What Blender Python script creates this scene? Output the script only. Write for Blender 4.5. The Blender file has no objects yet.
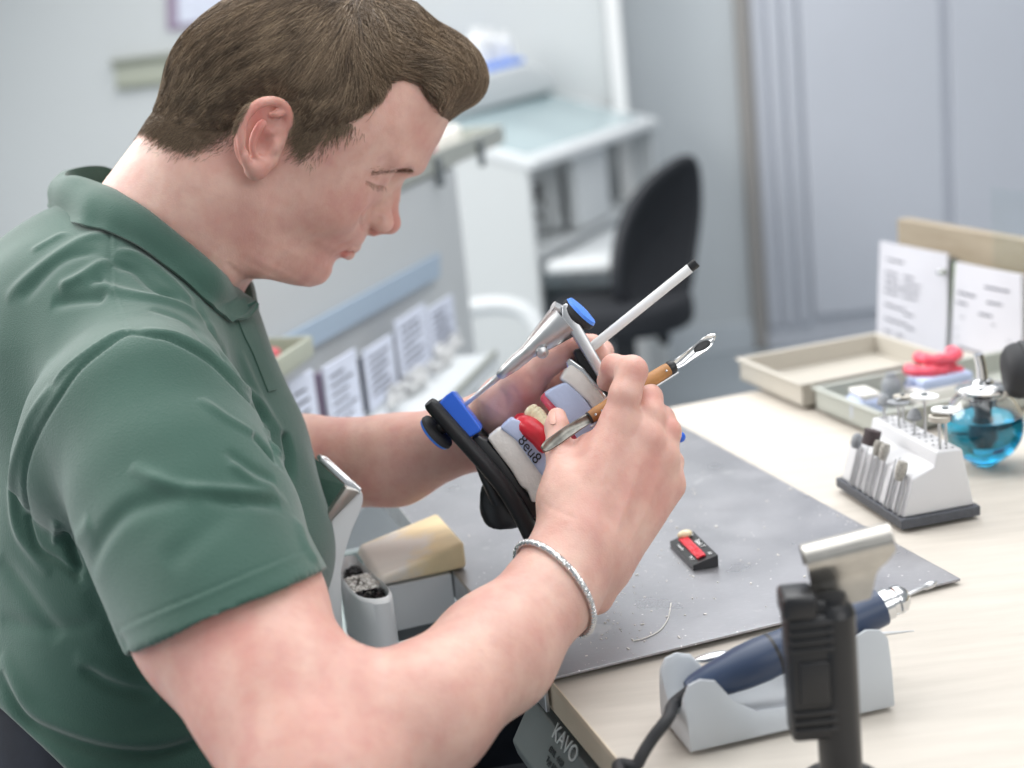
import bpy, bmesh, math, random
import numpy as np
from mathutils import Vector, Matrix
from mathutils.bvhtree import BVHTree
random.seed(7); RNG = np.random.default_rng(7)
PI = math.pi
col = bpy.context.scene.collection
# ------------------------------------------------------------------ camera
F_PX = 1430.0; PITCH = math.radians(14.2); ROLL = math.radians(6.0)
CAM = np.array((0.0, 0.0, 1.21))
_f = np.array((0, math.cos(PITCH), -math.sin(PITCH)))
_u0 = np.array((0, math.sin(PITCH), math.cos(PITCH))); _r0 = np.array((1.0, 0, 0))
CR = math.cos(ROLL)*_r0 - math.sin(ROLL)*_u0
CU = math.sin(ROLL)*_r0 + math.cos(ROLL)*_u0
CF = _f
def ray(px, py): return CF + CR*(px-512)/F_PX + CU*(384-py)/F_PX
def P(px, py, d):            # the place seen at (px,py) of the photograph, d metres away along the view axis
    return CAM + ray(px, py)*d
def G(px, py, z):            # the place on the horizontal plane z
    r = ray(px, py); return CAM + r*((z-CAM[2])/r[2])
def PL(px, py, p0, n):       # the place on an arbitrary plane
    r = ray(px, py); p0 = np.array(p0); n = np.array(n); return CAM + r*(np.dot(p0-CAM, n)/np.dot(r, n))
def proj(p):
    q = np.asarray(p)-CAM; d = q@CF
    return 512+F_PX*(q@CR)/d, 384-F_PX*(q@CU)/d, d
cam_d = bpy.data.cameras.new('camera'); cam = bpy.data.objects.new('camera', cam_d); col.objects.link(cam)
cam.matrix_world = Matrix(((CR[0],CU[0],-CF[0],CAM[0]),(CR[1],CU[1],-CF[1],CAM[1]),(CR[2],CU[2],-CF[2],CAM[2]),(0,0,0,1)))
cam_d.sensor_width = 36; cam_d.lens = F_PX/1024*36; cam_d.clip_start = .02
cam_d.dof.use_dof = True; cam_d.dof.focus_distance = 1.0; cam_d.dof.aperture_fstop = 4.0
bpy.context.scene.camera = cam
def unit(v): v = np.asarray(v, float); return v/np.linalg.norm(v)
# bench / sitter frame: A is the way the technician faces, B is away from the camera
A = unit((.958, .287, 0)); B = unit((-.287, .958, 0)); Z = np.array((0, 0, 1.0))
# ------------------------------------------------------------------ object helpers
def tag(o, label=None, cat=None, group=None, kind=None):
    if label: o['label'] = label
    if cat: o['category'] = cat
    if group: o['group'] = group
    if kind: o['kind'] = kind
    return o
def empty(name, loc=(0,0,0), rot=None):
    o = bpy.data.objects.new(name, None); col.objects.link(o); o.location = Vector(loc)
    o.empty_display_size = .02
    if rot is not None: o.rotation_euler = rot
    return o
def frame_empty(name, o_, x, y, z):
    o = empty(name)
    o.matrix_world = Matrix(((x[0],y[0],z[0],o_[0]),(x[1],y[1],z[1],o_[1]),(x[2],y[2],z[2],o_[2]),(0,0,0,1)))
    return o
def link(name, me, mat=None, parent=None, smooth=True):
    o = bpy.data.objects.new(name, me); col.objects.link(o)
    if mat is not None:
        for m in (mat if isinstance(mat, (list, tuple)) else [mat]): me.materials.append(m)
    if parent is not None: o.parent = parent
    if smooth: me.polygons.foreach_set('use_smooth', [True]*len(me.polygons))
    return o
class MB:
    """collects shapes into one mesh"""
    def __init__(s): s.v = []; s.f = []; s.m = []; s.cur = 0
    def add(s, vs, fs):
        n = len(s.v); s.v += [tuple(map(float, v)) for v in vs]; s.f += [tuple(i+n for i in f) for f in fs]; s.m += [s.cur]*len(fs); return s
    def box(s, c, size, ax=None, bev=0.0):
        c = np.array(c, float); h = np.array(size, float)/2
        X = np.eye(3) if ax is None else np.array([unit(a) for a in ax])
        bm = bmesh.new(); bmesh.ops.create_cube(bm, size=1)
        for v in bm.verts: v.co = Vector((v.co.x*2*h[0], v.co.y*2*h[1], v.co.z*2*h[2]))
        if bev > 0: bmesh.ops.bevel(bm, geom=bm.edges[:], offset=min(bev, h.min()*.95), segments=3, profile=.5, affect='EDGES')
        return s._bm(bm, lambda p: c + p@X)
    def _bm(s, bm, fn):
        bm.verts.ensure_lookup_table(); bm.verts.index_update()
        vs = [fn(np.array(v.co)) for v in bm.verts]; fs = [tuple(v.index for v in f.verts) for f in bm.faces]
        bm.free(); return s.add(vs, fs)
    def prism(s, pts, ext, bev=0.0, inset_only=False):
        """pts: 3D polygon, extruded by the vector ext"""
        bm = bmesh.new(); vs = [bm.verts.new(Vector(p)) for p in pts]; f = bm.faces.new(vs)
        r = bmesh.ops.extrude_face_region(bm, geom=[f])
        bmesh.ops.translate(bm, verts=[g for g in r['geom'] if isinstance(g, bmesh.types.BMVert)], vec=Vector(ext))
        bmesh.ops.recalc_face_normals(bm, faces=bm.faces[:])
        if bev > 0: bmesh.ops.bevel(bm, geom=bm.edges[:], offset=bev, segments=3, profile=.5, affect='EDGES', clamp_overlap=True)
        return s._bm(bm, lambda p: p)
    def tube(s, pts, r, n=12, caps=True, flat=None):
        """pts polyline; r a number or one per point; flat=(axis, ratio) squashes the section"""
        pts = [np.array(p, float) for p in pts]; k = len(pts); rs = [r]*k if np.isscalar(r) else list(r)
        t0 = unit(pts[1]-pts[0]); up = np.array((0,0,1.0)) if abs(t0[2]) < .9 else np.array((1.0,0,0))
        x = unit(np.cross(up, t0)) if flat is None else unit(np.cross(flat[0], t0))
        rings = []
        for i in range(k):
            t = unit(pts[min(i+1,k-1)]-pts[max(i-1,0)])
            x = unit(x - t*np.dot(x,t)); y = np.cross(t, x)
            fy = 1.0 if flat is None else flat[1]
            rings.append([pts[i]+rs[i]*(math.cos(a)*x + fy*math.sin(a)*y) for a in np.linspace(0, 2*PI, n, endpoint=False)])
        vs = [p for rg in rings for p in rg]
        fs = [(i*n+j, i*n+(j+1)%n, (i+1)*n+(j+1)%n, (i+1)*n+j) for i in range(k-1) for j in range(n)]
        if caps: fs += [tuple(range(n-1,-1,-1)), tuple((k-1)*n+j for j in range(n))]
        return s.add(vs, fs)
    def lathe(s, prof, o, axis=(0,0,1), n=32, x=None, caps=False):
        """prof: (radius, height) pairs about axis from o"""
        axis = unit(axis); o = np.array(o, float)
        x = unit(np.cross(axis, (0.3,1,0.2))) if x is None else unit(x); y = np.cross(axis, x)
        k = len(prof)
        vs = [o+axis*h+r*(math.cos(a)*x+math.sin(a)*y) for r, h in prof for a in np.linspace(0,2*PI,n,endpoint=False)]
        fs = [(i*n+j, i*n+(j+1)%n, (i+1)*n+(j+1)%n, (i+1)*n+j) for i in range(k-1) for j in range(n)]
        if caps: fs += [tuple(range(n-1,-1,-1)), tuple((k-1)*n+j for j in range(n))]
        return s.add(vs, fs)
    def ball(s, c, r, n=16, ax=None):
        r = np.array([r]*3 if np.isscalar(r) else r, float); X = np.eye(3) if ax is None else np.array([unit(a) for a in ax])
        bm = bmesh.new(); bmesh.ops.create_uvsphere(bm, u_segments=n, v_segments=max(6,n//2), radius=1)
        return s._bm(bm, lambda p: np.array(c)+(p*r)@X)
    def sheet(s, grid, th, n=None):
        """grid[i][j] of points, thickened by th along its normals"""
        g = np.array(grid, float); a, b = g.shape[:2]
        du = np.gradient(g, axis=0); dv = np.gradient(g, axis=1); nn = np.cross(du, dv); nn /= np.linalg.norm(nn, axis=2, keepdims=True)+1e-12
        top = (g+nn*th/2).reshape(-1,3); bot = (g-nn*th/2).reshape(-1,3); N = a*b
        fs = []
        for i in range(a-1):
            for j in range(b-1):
                q = (i*b+j, (i+1)*b+j, (i+1)*b+j+1, i*b+j+1); fs += [q, tuple(N+k for k in reversed(q))]
        for i in range(a-1):
            fs += [(i*b, i*b+N, (i+1)*b+N, (i+1)*b), ((i+1)*b-1, (i+2)*b-1, (i+2)*b-1+N, (i+1)*b-1+N)]
        for j in range(b-1):
            q = (a-1)*b; fs += [(j, j+1, j+1+N, j+N), (q+j, q+j+N, q+j+1+N, q+j+1)]
        return s.add(list(top)+list(bot), fs)
    def build(s, name, mat, parent=None, smooth=True, loc=None):
        me = bpy.data.meshes.new(name); me.from_pydata(s.v, [], s.f); me.update()
        bm = bmesh.new(); bm.from_mesh(me); bmesh.ops.remove_doubles(bm, verts=bm.verts[:], dist=1e-7)
        bmesh.ops.recalc_face_normals(bm, faces=bm.faces[:]); bm.to_mesh(me); bm.free()
        o = link(name, me, mat, parent, smooth)
        if isinstance(mat, (list, tuple)) and len(s.m) == len(me.polygons): me.polygons.foreach_set('material_index', s.m)
        if smooth:
            try: me.set_sharp_from_angle(angle=math.radians(38))
            except Exception: pass
        return o
def rebase(o, loc):
    """move an object's origin to loc without moving its surface"""
    loc = Vector(loc); o.data.transform(Matrix.Translation(-loc)); o.location = loc; return o
def smooth_path(pts, n=40, closed=False):
    """Catmull-Rom through points (any dimension)"""
    p = np.array(pts, float); k = len(p); out = []
    for t in np.linspace(0, (k if closed else k-1)-1e-9, n):
        i = int(t); u = t-i
        g = (lambda j: p[j % k]) if closed else (lambda j: p[min(max(j,0),k-1)])
        a, b, c, d = g(i-1), g(i), g(i+1), g(i+2)
        out.append(.5*((2*b)+(-a+c)*u+(2*a-5*b+4*c-d)*u*u+(-a+3*b-3*c+d)*u**3))
    return np.array(out)
# ------------------------------------------------------------------ materials
def newmat(name):
    m = bpy.data.materials.new(name); m.use_nodes = True; nt = m.node_tree; b = nt.nodes['Principled BSDF']; return m, nt, b
def srgb(c):
    if isinstance(c, str): c = c.lstrip('#'); c = tuple(int(c[i:i+2],16)/255 for i in (0,2,4))
    return tuple(((x/12.92) if x <= .04045 else ((x+.055)/1.055)**2.4) for x in c)+(1.0,)
def mat(name, c, rough=.5, metal=0.0, spec=None, noise=None, bump=None, trans=0, coat=0, sss=0, ior=None, aniso=None):
    """c: '#rrggbb' base; noise=(scale, amount[, stretch]); bump=(scale, strength, distance)"""
    m, nt, b = newmat(name); N = nt.nodes; L = nt.links; c = srgb(c) if isinstance(c, str) else c
    b.inputs['Base Color'].default_value = c; b.inputs['Roughness'].default_value = rough; b.inputs['Metallic'].default_value = metal
    if spec is not None: b.inputs['Specular IOR Level'].default_value = spec
    if trans: b.inputs['Transmission Weight'].default_value = trans
    if coat: b.inputs['Coat Weight'].default_value = coat; b.inputs['Coat Roughness'].default_value = .15
    if ior: b.inputs['IOR'].default_value = ior
    if sss: b.inputs['Subsurface Weight'].default_value = sss; b.inputs['Subsurface Radius'].default_value = (.004,.002,.0015); b.inputs['Subsurface Scale'].default_value = 1
    tc = N.new('ShaderNodeTexCoord')
    def ntex(scale, stretch=None, det=5):
        mp = N.new('ShaderNodeMapping'); L.new(tc.outputs['Object'], mp.inputs['Vector'])
        if stretch is not None: mp.inputs['Scale'].default_value = stretch
        t = N.new('ShaderNodeTexNoise'); t.inputs['Scale'].default_value = scale; t.inputs['Detail'].default_value = det
        L.new(mp.outputs[0], t.inputs['Vector']); return t
    if noise:
        t = ntex(noise[0], noise[2] if len(noise) > 2 else None)
        r = N.new('ShaderNodeValToRGB'); a = noise[1]
        r.color_ramp.elements[0].position = .3; r.color_ramp.elements[1].position = .7
        r.color_ramp.elements[0].color = tuple(max(0,x*(1-a)) for x in c[:3])+(1,); r.color_ramp.elements[1].color = tuple(min(1,x*(1+a)) for x in c[:3])+(1,)
        L.new(t.outputs['Fac'], r.inputs[0]); L.new(r.outputs[0], b.inputs['Base Color'])
    if bump:
        t = ntex(bump[0], bump[3] if len(bump) > 3 else None)
        bp = N.new('ShaderNodeBump'); bp.inputs['Strength'].default_value = bump[1]; bp.inputs['Distance'].default_value = bump[2]
        L.new(t.outputs['Fac'], bp.inputs['Height']); L.new(bp.outputs[0], b.inputs['Normal'])
    return m
# ------------------------------------------------------------------ signed-distance sculpting
import openvdb as vdb
def smin(a, b, k):
    if k <= 0: return np.minimum(a, b)
    h = np.maximum(k-np.abs(a-b), 0)/k
    return np.minimum(a, b)-h*h*k*.25
def smax(a, b, k): return -smin(-a, -b, k)
def cap(a, b, ra, rb, sq=None):
    """tapered capsule; sq=(direction, factor>1 thins it that way)"""
    a = np.array(a, float); b = np.array(b, float); ab = b-a; L2 = ab@ab
    if sq is not None:
        n, fct = unit(sq[0]), sq[1]
    def f(p):
        q = p-a; t = np.clip(q@ab/L2, 0, 1)
        w = q-t[..., None]*ab
        if sq is None: return np.sqrt((w*w).sum(-1))-(ra+(rb-ra)*t)
        c = w@n; w = w+(c*(fct-1))[..., None]*n
        return (np.sqrt((w*w).sum(-1))-(ra+(rb-ra)*t))/(1+(fct-1)*.5)
    return f
def ball(c, r):
    c = np.array(c, float)
    return lambda p: np.sqrt(((p-c)**2).sum(-1))-r
def ell(c, r, ax=None):
    c = np.array(c, float); r = np.array(r, float); X = np.eye(3) if ax is None else np.array([unit(v) for v in ax])
    def f(p):
        q = (p-c)@X.T; k0 = np.sqrt(((q/r)**2).sum(-1)); k1 = np.sqrt(((q/(r*r))**2).sum(-1))+1e-9
        return np.where(k0 < .02, -r.min(), k0*(k0-1)/k1)
    return f
def plane(p0, n):
    p0 = np.array(p0, float); n = unit(n)
    return lambda p: (p-p0)@n
class U:
    """ordered smooth union (k>0) / carve (op '-') of distance functions"""
    def __init__(s): s.it = []
    def add(s, f, k=.004): s.it.append((f, k, '+')); return s
    def cut(s, f, k=.002): s.it.append((f, k, '-')); return s
    def __call__(s, p, keep=None):
        d = None
        for i, (f, k, op) in enumerate(s.it):
            if keep is not None and not keep[i]: continue
            e = f(p)
            if d is None: d = e if op == '+' else np.full(p.shape[:-1], 1.0)
            elif op == '+': d = smin(d, e, k)
            else: d = smax(d, -e, k)
        return np.full(p.shape[:-1], 1.0) if d is None else d
    def sel(s, c, reach):
        ds = [float(f(c[None])[0]) for f, k, op in s.it]
        m = min([d for d, (f, k, op) in zip(ds, s.it) if op == '+'])
        return [(d < m+2*reach+2*k+.002) if op == '+' else (d < reach+2*k+.002) for d, (f, k, op) in zip(ds, s.it)]
def mesh_sdf(F, lo, hi, vox, extra=None):
    """F: a U; returns verts, quads of its zero surface inside the box"""
    lo = np.array(lo); hi = np.array(hi); nb = 24; bs = nb*vox; bw = vox*4
    i0 = np.floor(lo/vox/nb).astype(int); i1 = np.ceil(hi/vox/nb).astype(int)
    I = np.stack(np.meshgrid(*[np.arange(i0[k], i1[k]) for k in range(3)], indexing='ij'), -1).reshape(-1,3)
    C = (I+.5)*bs; hd = bs*.87
    dc = np.concatenate([F(c) for c in np.array_split(C, max(1, len(C)//20000))])
    g = vdb.FloatGrid(bw); g.transform = vdb.createLinearTransform(vox)
    off = np.stack(np.meshgrid(*[np.arange(nb)]*3, indexing='ij'), -1)
    for idx, c, d in zip(I, C, dc):
        if d > hd*1.6+bw: continue
        o = idx*nb
        if d < -(hd*1.6+bw):
            g.fill(tuple(int(x) for x in o), tuple(int(x)+nb-1 for x in o), -bw, False); continue
        pts = (o+off)*vox
        v = F(pts.astype(np.float64), F.sel(c, hd))
        if v.min() > bw: continue
        g.copyFromArray(np.clip(v, -bw, bw).astype(np.float32), ijk=tuple(int(x) for x in o))
    pts, quads = g.convertToQuads(0.0)
    return pts, quads
def sdf_obj(name, F, lo, hi, vox, m, parent=None, post=None):
    v, q = mesh_sdf(F, lo, hi, vox)
    me = bpy.data.meshes.new(name)
    me.vertices.add(len(v)); me.vertices.foreach_set('co', np.ascontiguousarray(v, dtype=np.float32).ravel())
    me.loops.add(len(q)*4); me.loops.foreach_set('vertex_index', np.ascontiguousarray(q, dtype=np.int32).ravel())
    me.polygons.add(len(q)); me.polygons.foreach_set('loop_start', np.arange(0, len(q)*4, 4, dtype=np.int32))
    me.update(calc_edges=True); me.validate()
    if post is not None:
        nv = len(me.vertices); co = np.empty(nv*3, np.float32); me.vertices.foreach_get('co', co); co = co.reshape(-1,3).astype(float)
        no = np.empty(nv*3, np.float32); me.vertices.foreach_get('normal', no); no = no.reshape(-1,3).astype(float)
        co2 = post(me, co, no)
        if co2 is not None: me.vertices.foreach_set('co', co2.astype(np.float32).ravel()); me.update()
    return link(name, me, m, parent)
def set_attr(me, name, vals):
    a = me.attributes.new(name, 'FLOAT', 'POINT'); a.data.foreach_set('value', np.asarray(vals, np.float32))
def get_co(me):
    co = np.empty(len(me.vertices)*3, np.float32); me.vertices.foreach_get('co', co); return co.reshape(-1,3).astype(float)
def smooth_mesh(me, it=3, lam=.5):
    co = get_co(me); e = np.empty(len(me.edges)*2, np.int32); me.edges.foreach_get('vertices', e); e = e.reshape(-1,2)
    n = len(co); deg = np.bincount(e.ravel(), minlength=n)[:,None]+1e-9
    for _ in range(it):
        for l in (lam, -lam*1.04):
            s = np.stack([np.bincount(e[:,0], co[e[:,1],k], n)+np.bincount(e[:,1], co[e[:,0],k], n) for k in range(3)], 1)
            co = co+l*(s/deg-co)
    me.vertices.foreach_set('co', co.astype(np.float32).ravel()); me.update()
def bvh_of(me):
    co = get_co(me); return BVHTree.FromPolygons(co.tolist(), [tuple(p.vertices) for p in me.polygons])
# ------------------------------------------------------------------ materials
def mat_skin():
    m, nt, b = newmat('skin'); N, L = nt.nodes, nt.links
    tc = N.new('ShaderNodeTexCoord')
    def noise(sc, det=4):
        t = N.new('ShaderNodeTexNoise'); t.inputs['Scale'].default_value = sc; t.inputs['Detail'].default_value = det; L.new(tc.outputs['Object'], t.inputs['Vector']); return t
    def mix(fac, a, c, blend='MIX'):
        x = N.new('ShaderNodeMix'); x.data_type = 'RGBA'; x.blend_type = blend
        for inp, v in ((0, fac), (6, a), (7, c)):
            if isinstance(v, (tuple, float, int)): x.inputs[inp].default_value = v
            else: L.new(v, x.inputs[inp])
        return x.outputs[2]
    def ramp(src, p0, p1, c0=(0,0,0,1), c1=(1,1,1,1)):
        r = N.new('ShaderNodeValToRGB'); r.color_ramp.elements[0].position = p0; r.color_ramp.elements[1].position = p1
        r.color_ramp.elements[0].color = c0; r.color_ramp.elements[1].color = c1; L.new(src, r.inputs[0]); return r.outputs[0]
    c = mix(ramp(noise(30).outputs['Fac'], .35, .68), srgb('#dcb8a9'), srgb('#cf9f93'))
    c = mix(ramp(noise(110, 3).outputs['Fac'], .45, .75, c1=(.35,.35,.35,1)), c, srgb('#c48d82'))
    at = N.new('ShaderNodeAttribute'); at.attribute_name = 'red'; c = mix(at.outputs['Fac'], c, srgb('#c4766d'))
    at = N.new('ShaderNodeAttribute'); at.attribute_name = 'lip'; c = mix(at.outputs['Fac'], c, srgb('#b96f67'))
    at = N.new('ShaderNodeAttribute'); at.attribute_name = 'scalp'; c = mix(at.outputs['Fac'], c, srgb('#8a705d'))
    # a few moles
    v = N.new('ShaderNodeTexVoronoi'); v.inputs['Scale'].default_value = 42; L.new(tc.outputs['Object'], v.inputs['Vector'])
    sp = ramp(v.outputs['Distance'], .035, .06, (1,1,1,1), (0,0,0,1)); g = ramp(noise(17).outputs['Fac'], .60, .66)
    mm = N.new('ShaderNodeMath'); mm.operation = 'MULTIPLY'; L.new(sp, mm.inputs[0]); L.new(g, mm.inputs[1])
    m2 = N.new('ShaderNodeMath'); m2.operation = 'MULTIPLY'; L.new(mm.outputs[0], m2.inputs[0]); m2.inputs[1].default_value = .55
    c = mix(m2.outputs[0], c, srgb('#8a5a48'))
    L.new(c, b.inputs['Base Color'])
    b.inputs['Roughness'].default_value = .50; b.inputs['Specular IOR Level'].default_value = .42
    b.inputs['Subsurface Weight'].default_value = .35; b.inputs['Subsurface Radius'].default_value = (1.0,.35,.2); b.inputs['Subsurface Scale'].default_value = .006
    v2 = N.new('ShaderNodeTexVoronoi'); v2.inputs['Scale'].default_value = 900; L.new(tc.outputs['Object'], v2.inputs['Vector'])
    n2 = noise(260, 6); ad_ = N.new('ShaderNodeMath'); ad_.operation = 'MULTIPLY_ADD'; L.new(v2.outputs['Distance'], ad_.inputs[0]); ad_.inputs[1].default_value = .5; L.new(n2.outputs['Fac'], ad_.inputs[2])
    bp = N.new('ShaderNodeBump'); bp.inputs['Strength'].default_value = .35; bp.inputs['Distance'].default_value = .0006; L.new(ad_.outputs[0], bp.inputs['Height']); L.new(bp.outputs[0], b.inputs['Normal'])
    return m
def hairmat(name, lo_='#362b22', mi_='#83705c', hi_='#b8a388'):
    m, nt, b = newmat(name); N, L = nt.nodes, nt.links
    at = N.new('ShaderNodeAttribute'); at.attribute_name = 'tone'; r = N.new('ShaderNodeValToRGB')
    r.color_ramp.elements[0].color = srgb(lo_); r.color_ramp.elements[1].color = srgb(hi_)
    e = r.color_ramp.elements.new(.55); e.color = srgb(mi_)
    L.new(at.outputs['Fac'], r.inputs[0]); L.new(r.outputs[0], b.inputs['Base Color']); b.inputs['Roughness'].default_value = .42; b.inputs['Specular IOR Level'].default_value = .4
    return m
def mat_cloth():
    m, nt, b = newmat('green_pique'); N, L = nt.nodes, nt.links
    tc = N.new('ShaderNodeTexCoord'); t = N.new('ShaderNodeTexNoise'); t.inputs['Scale'].default_value = 9; t.inputs['Detail'].default_value = 6; L.new(tc.outputs['Object'], t.inputs['Vector'])
    r = N.new('ShaderNodeValToRGB'); r.color_ramp.elements[0].position = .3; r.color_ramp.elements[1].position = .75; r.color_ramp.elements[0].color = srgb('#365349'); r.color_ramp.elements[1].color = srgb('#426156')
    L.new(t.outputs['Fac'], r.inputs[0]); L.new(r.outputs[0], b.inputs['Base Color']); b.inputs['Roughness'].default_value = .85
    b.inputs['Sheen Weight'].default_value = .35; b.inputs['Sheen Roughness'].default_value = .5; b.inputs['Specular IOR Level'].default_value = .2
    w = N.new('ShaderNodeTexVoronoi'); w.inputs['Scale'].default_value = 900; L.new(tc.outputs['Object'], w.inputs['Vector'])
    bp = N.new('ShaderNodeBump'); bp.inputs['Strength'].default_value = .5; bp.inputs['Distance'].default_value = .0005; L.new(w.outputs['Distance'], bp.inputs['Height']); L.new(bp.outputs[0], b.inputs['Normal'])
    return m
def mat_steel_sheet():
    m, nt, b = newmat('scratched_steel'); N, L = nt.nodes, nt.links; tc = N.new('ShaderNodeTexCoord')
    def noise(sc, stretch=(1,1,1), det=6, dist=0.):
        mp = N.new('ShaderNodeMapping'); mp.inputs['Scale'].default_value = stretch; L.new(tc.outputs['Object'], mp.inputs['Vector'])
        t = N.new('ShaderNodeTexNoise'); t.inputs['Scale'].default_value = sc; t.inputs['Detail'].default_value = det; t.inputs['Distortion'].default_value = dist; L.new(mp.outputs[0], t.inputs['Vector']); return t
    def ramp(src, p0, p1, c0, c1):
        r = N.new('ShaderNodeValToRGB'); r.color_ramp.elements[0].position = p0; r.color_ramp.elements[1].position = p1; r.color_ramp.elements[0].color = c0; r.color_ramp.elements[1].color = c1; L.new(src, r.inputs[0]); return r.outputs[0]
    def mix(f, a, c):
        x = N.new('ShaderNodeMix'); x.data_type = 'RGBA'; L.new(f, x.inputs[0]); L.new(a, x.inputs[6]); x.inputs[7].default_value = c; return x.outputs[2]
    K, W = (0,0,0,1), (1,1,1,1)
    c = ramp(noise(7, det=3).outputs['Fac'], .3, .7, srgb('#98989d'), srgb('#a9a9ad'))
    brush = noise(120, (1,14,1), 3); c = mix(ramp(brush.outputs['Fac'], .55, .8, K, (.35,.35,.35,1)), c, srgb('#cfd0d2'))
    # dried plaster / wax specks and smears
    v = N.new('ShaderNodeTexVoronoi'); v.inputs['Scale'].default_value = 130; L.new(tc.outputs['Object'], v.inputs['Vector'])
    sp = ramp(v.outputs['Distance'], .05, .13, W, K); g = ramp(noise(26).outputs['Fac'], .44, .56, K, W)
    mm = N.new('ShaderNodeMath'); mm.operation = 'MULTIPLY'; L.new(sp, mm.inputs[0]); L.new(g, mm.inputs[1]); c = mix(mm.outputs[0], c, srgb('#f0efec'))
    sm = ramp(noise(14, (1,1,1), 10, 1.8).outputs['Fac'], .66, .70, K, (.30,.30,.30,1)); c = mix(sm, c, srgb('#d2d2d0'))
    L.new(c, b.inputs['Base Color']); b.inputs['Metallic'].default_value = .72
    rr = ramp(noise(18).outputs['Fac'], .3, .7, (.26,.26,.26,1), (.42,.42,.42,1)); L.new(rr, b.inputs['Roughness'])
    bp = N.new('ShaderNodeBump'); bp.inputs['Strength'].default_value = .12; bp.inputs['Distance'].default_value = .0004; L.new(brush.outputs['Fac'], bp.inputs['Height']); L.new(bp.outputs[0], b.inputs['Normal'])
    return m
def mat_birch(name, c0, c1, axis_scale):
    m, nt, b = newmat(name); N, L = nt.nodes, nt.links; tc = N.new('ShaderNodeTexCoord'); mp = N.new('ShaderNodeMapping'); mp.inputs['Scale'].default_value = axis_scale
    L.new(tc.outputs['Object'], mp.inputs['Vector']); t = N.new('ShaderNodeTexNoise'); t.inputs['Scale'].default_value = 9; t.inputs['Detail'].default_value = 8; t.inputs['Roughness'].default_value = .62; L.new(mp.outputs[0], t.inputs['Vector'])
    r = N.new('ShaderNodeValToRGB'); r.color_ramp.elements[0].position = .3; r.color_ramp.elements[1].position = .7; r.color_ramp.elements[0].color = srgb(c0); r.color_ramp.elements[1].color = srgb(c1)
    L.new(t.outputs['Fac'], r.inputs[0]); L.new(r.outputs[0], b.inputs['Base Color']); b.inputs['Roughness'].default_value = .5; return m
M = {}
M['skin'] = mat_skin(); M['nail'] = mat('nail','#dcae9f',.32, spec=.5); M['cloth'] = mat_cloth()
M['cap'] = mat('hair_base','#5f4f41',.7, noise=(60,.25), bump=(350,.6,.001)); M['strand'] = hairmat('hair_strand'); M['brow'] = mat('brow_hair','#7d6350',.75)
M['jeans'] = mat('navy_trousers','#20242e',.9, noise=(40,.2), bump=(900,.4,.0005)); M['shoe'] = mat('black_leather','#1a1a1c',.4)
M['birch'] = mat_birch('pale_birch_laminate','#bfb8ae','#cdc6bc',(1,8,1)); M['edge'] = mat_birch('birch_edge','#c8baa4','#dacdb8',(1,1,1))
M['steel'] = mat_steel_sheet(); M['chrome'] = mat('polished_steel','#d6d7d8',.16, metal=1); M['satin'] = mat('satin_steel','#c9cacc',.34, metal=.9, noise=(60,.08))
M['mirror'] = mat('mirror_steel','#c3cfca',.06, metal=1); M['wornsteel'] = mat('worn_steel','#b5b2ac',.30, metal=.9, noise=(60,.10))
M['grey_plastic'] = mat('grey_plastic','#eceeef',.42, noise=(8,.03)); M['dark_grey'] = mat('slate_grey','#6c7275',.5, noise=(20,.08)); M['panel_grey'] = mat('grey_enamel','#dfe3e5',.4)
M['peg'] = mat('maple_peg','#e3cc9f',.55, noise=(14,.10,(1,6,1))); M['peg_face'] = mat('dusty_maple','#ddd2c2',.8, noise=(30,.10))
M['black'] = mat('black_plastic','#1b1c1f',.36, noise=(40,.2)); M['carbon'] = mat('black_textured_metal','#202124',.38, metal=.3, bump=(900,.8,.0004)); M['rubber'] = mat('black_rubber','#27282b',.65)
M['blue'] = mat('bright_blue_plastic','#1f5fd0',.32, coat=.2); M['blue2'] = mat('blue_pad','#4a86e8',.4); M['white_plastic'] = mat('white_plastic','#eceded',.4)
M['plaster'] = mat('white_plaster','#e4e1dc',.85, noise=(70,.06), bump=(220,.6,.0012)); M['stone'] = mat('pale_blue_die_stone','#b9c5e2',.8, noise=(60,.05), bump=(260,.4,.0006))
M['wax'] = mat('red_wax','#d8313f',.28, sss=.2, noise=(90,.12), bump=(120,.5,.0012)); M['pinkwax'] = mat('pink_wax','#e2566a',.35, sss=.2, noise=(60,.15), bump=(90,.6,.002)); M['tooth'] = mat('ivory_tooth','#eadcb8',.25, sss=.1)
M['ink'] = mat('black_ink','#16161c',.6); M['blueink'] = mat('blue_ink','#3c59a8',.6); M['olive'] = mat_birch('olive_wood','#7a4d26','#c08a50',(3,3,3))
M['bit'] = mat('diamond_grit','#aaa7a0',.6, metal=.5, noise=(900,.4), bump=(1500,.8,.0004)); M['stonegrey'] = mat('grey_abrasive','#8f9296',.85, noise=(600,.2)); M['drum'] = mat('dark_sanding_drum','#4b4244',.8, noise=(700,.3))
M['white_block'] = mat('white_block','#d2d2d4',.38); M['base_grey'] = mat('dark_slate_base','#4a4d54',.55, noise=(200,.15))
M['tray'] = mat('taupe_tray_plastic','#b7b2a8',.5, noise=(10,.04)); M['tray_in'] = mat('grey_green_tray','#a9aca5',.5); M['paper'] = mat('printed_paper','#c6c6cd',.8, noise=(30,.015)); M['print'] = mat('grey_print','#3a3e50',.8); M['green_edge'] = mat('green_card','#93b070',.7)
M['ply'] = mat_birch('taupe_board','#938673','#a59986',(1,1,5)); M['navy'] = mat('navy_plastic','#31405a',.38); M['holder'] = mat('soft_grey_holder','#c0c5ca',.5, noise=(10,.04))
M['glass'] = mat('clear_glass','#ffffff',.02, trans=1, ior=1.45)
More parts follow.
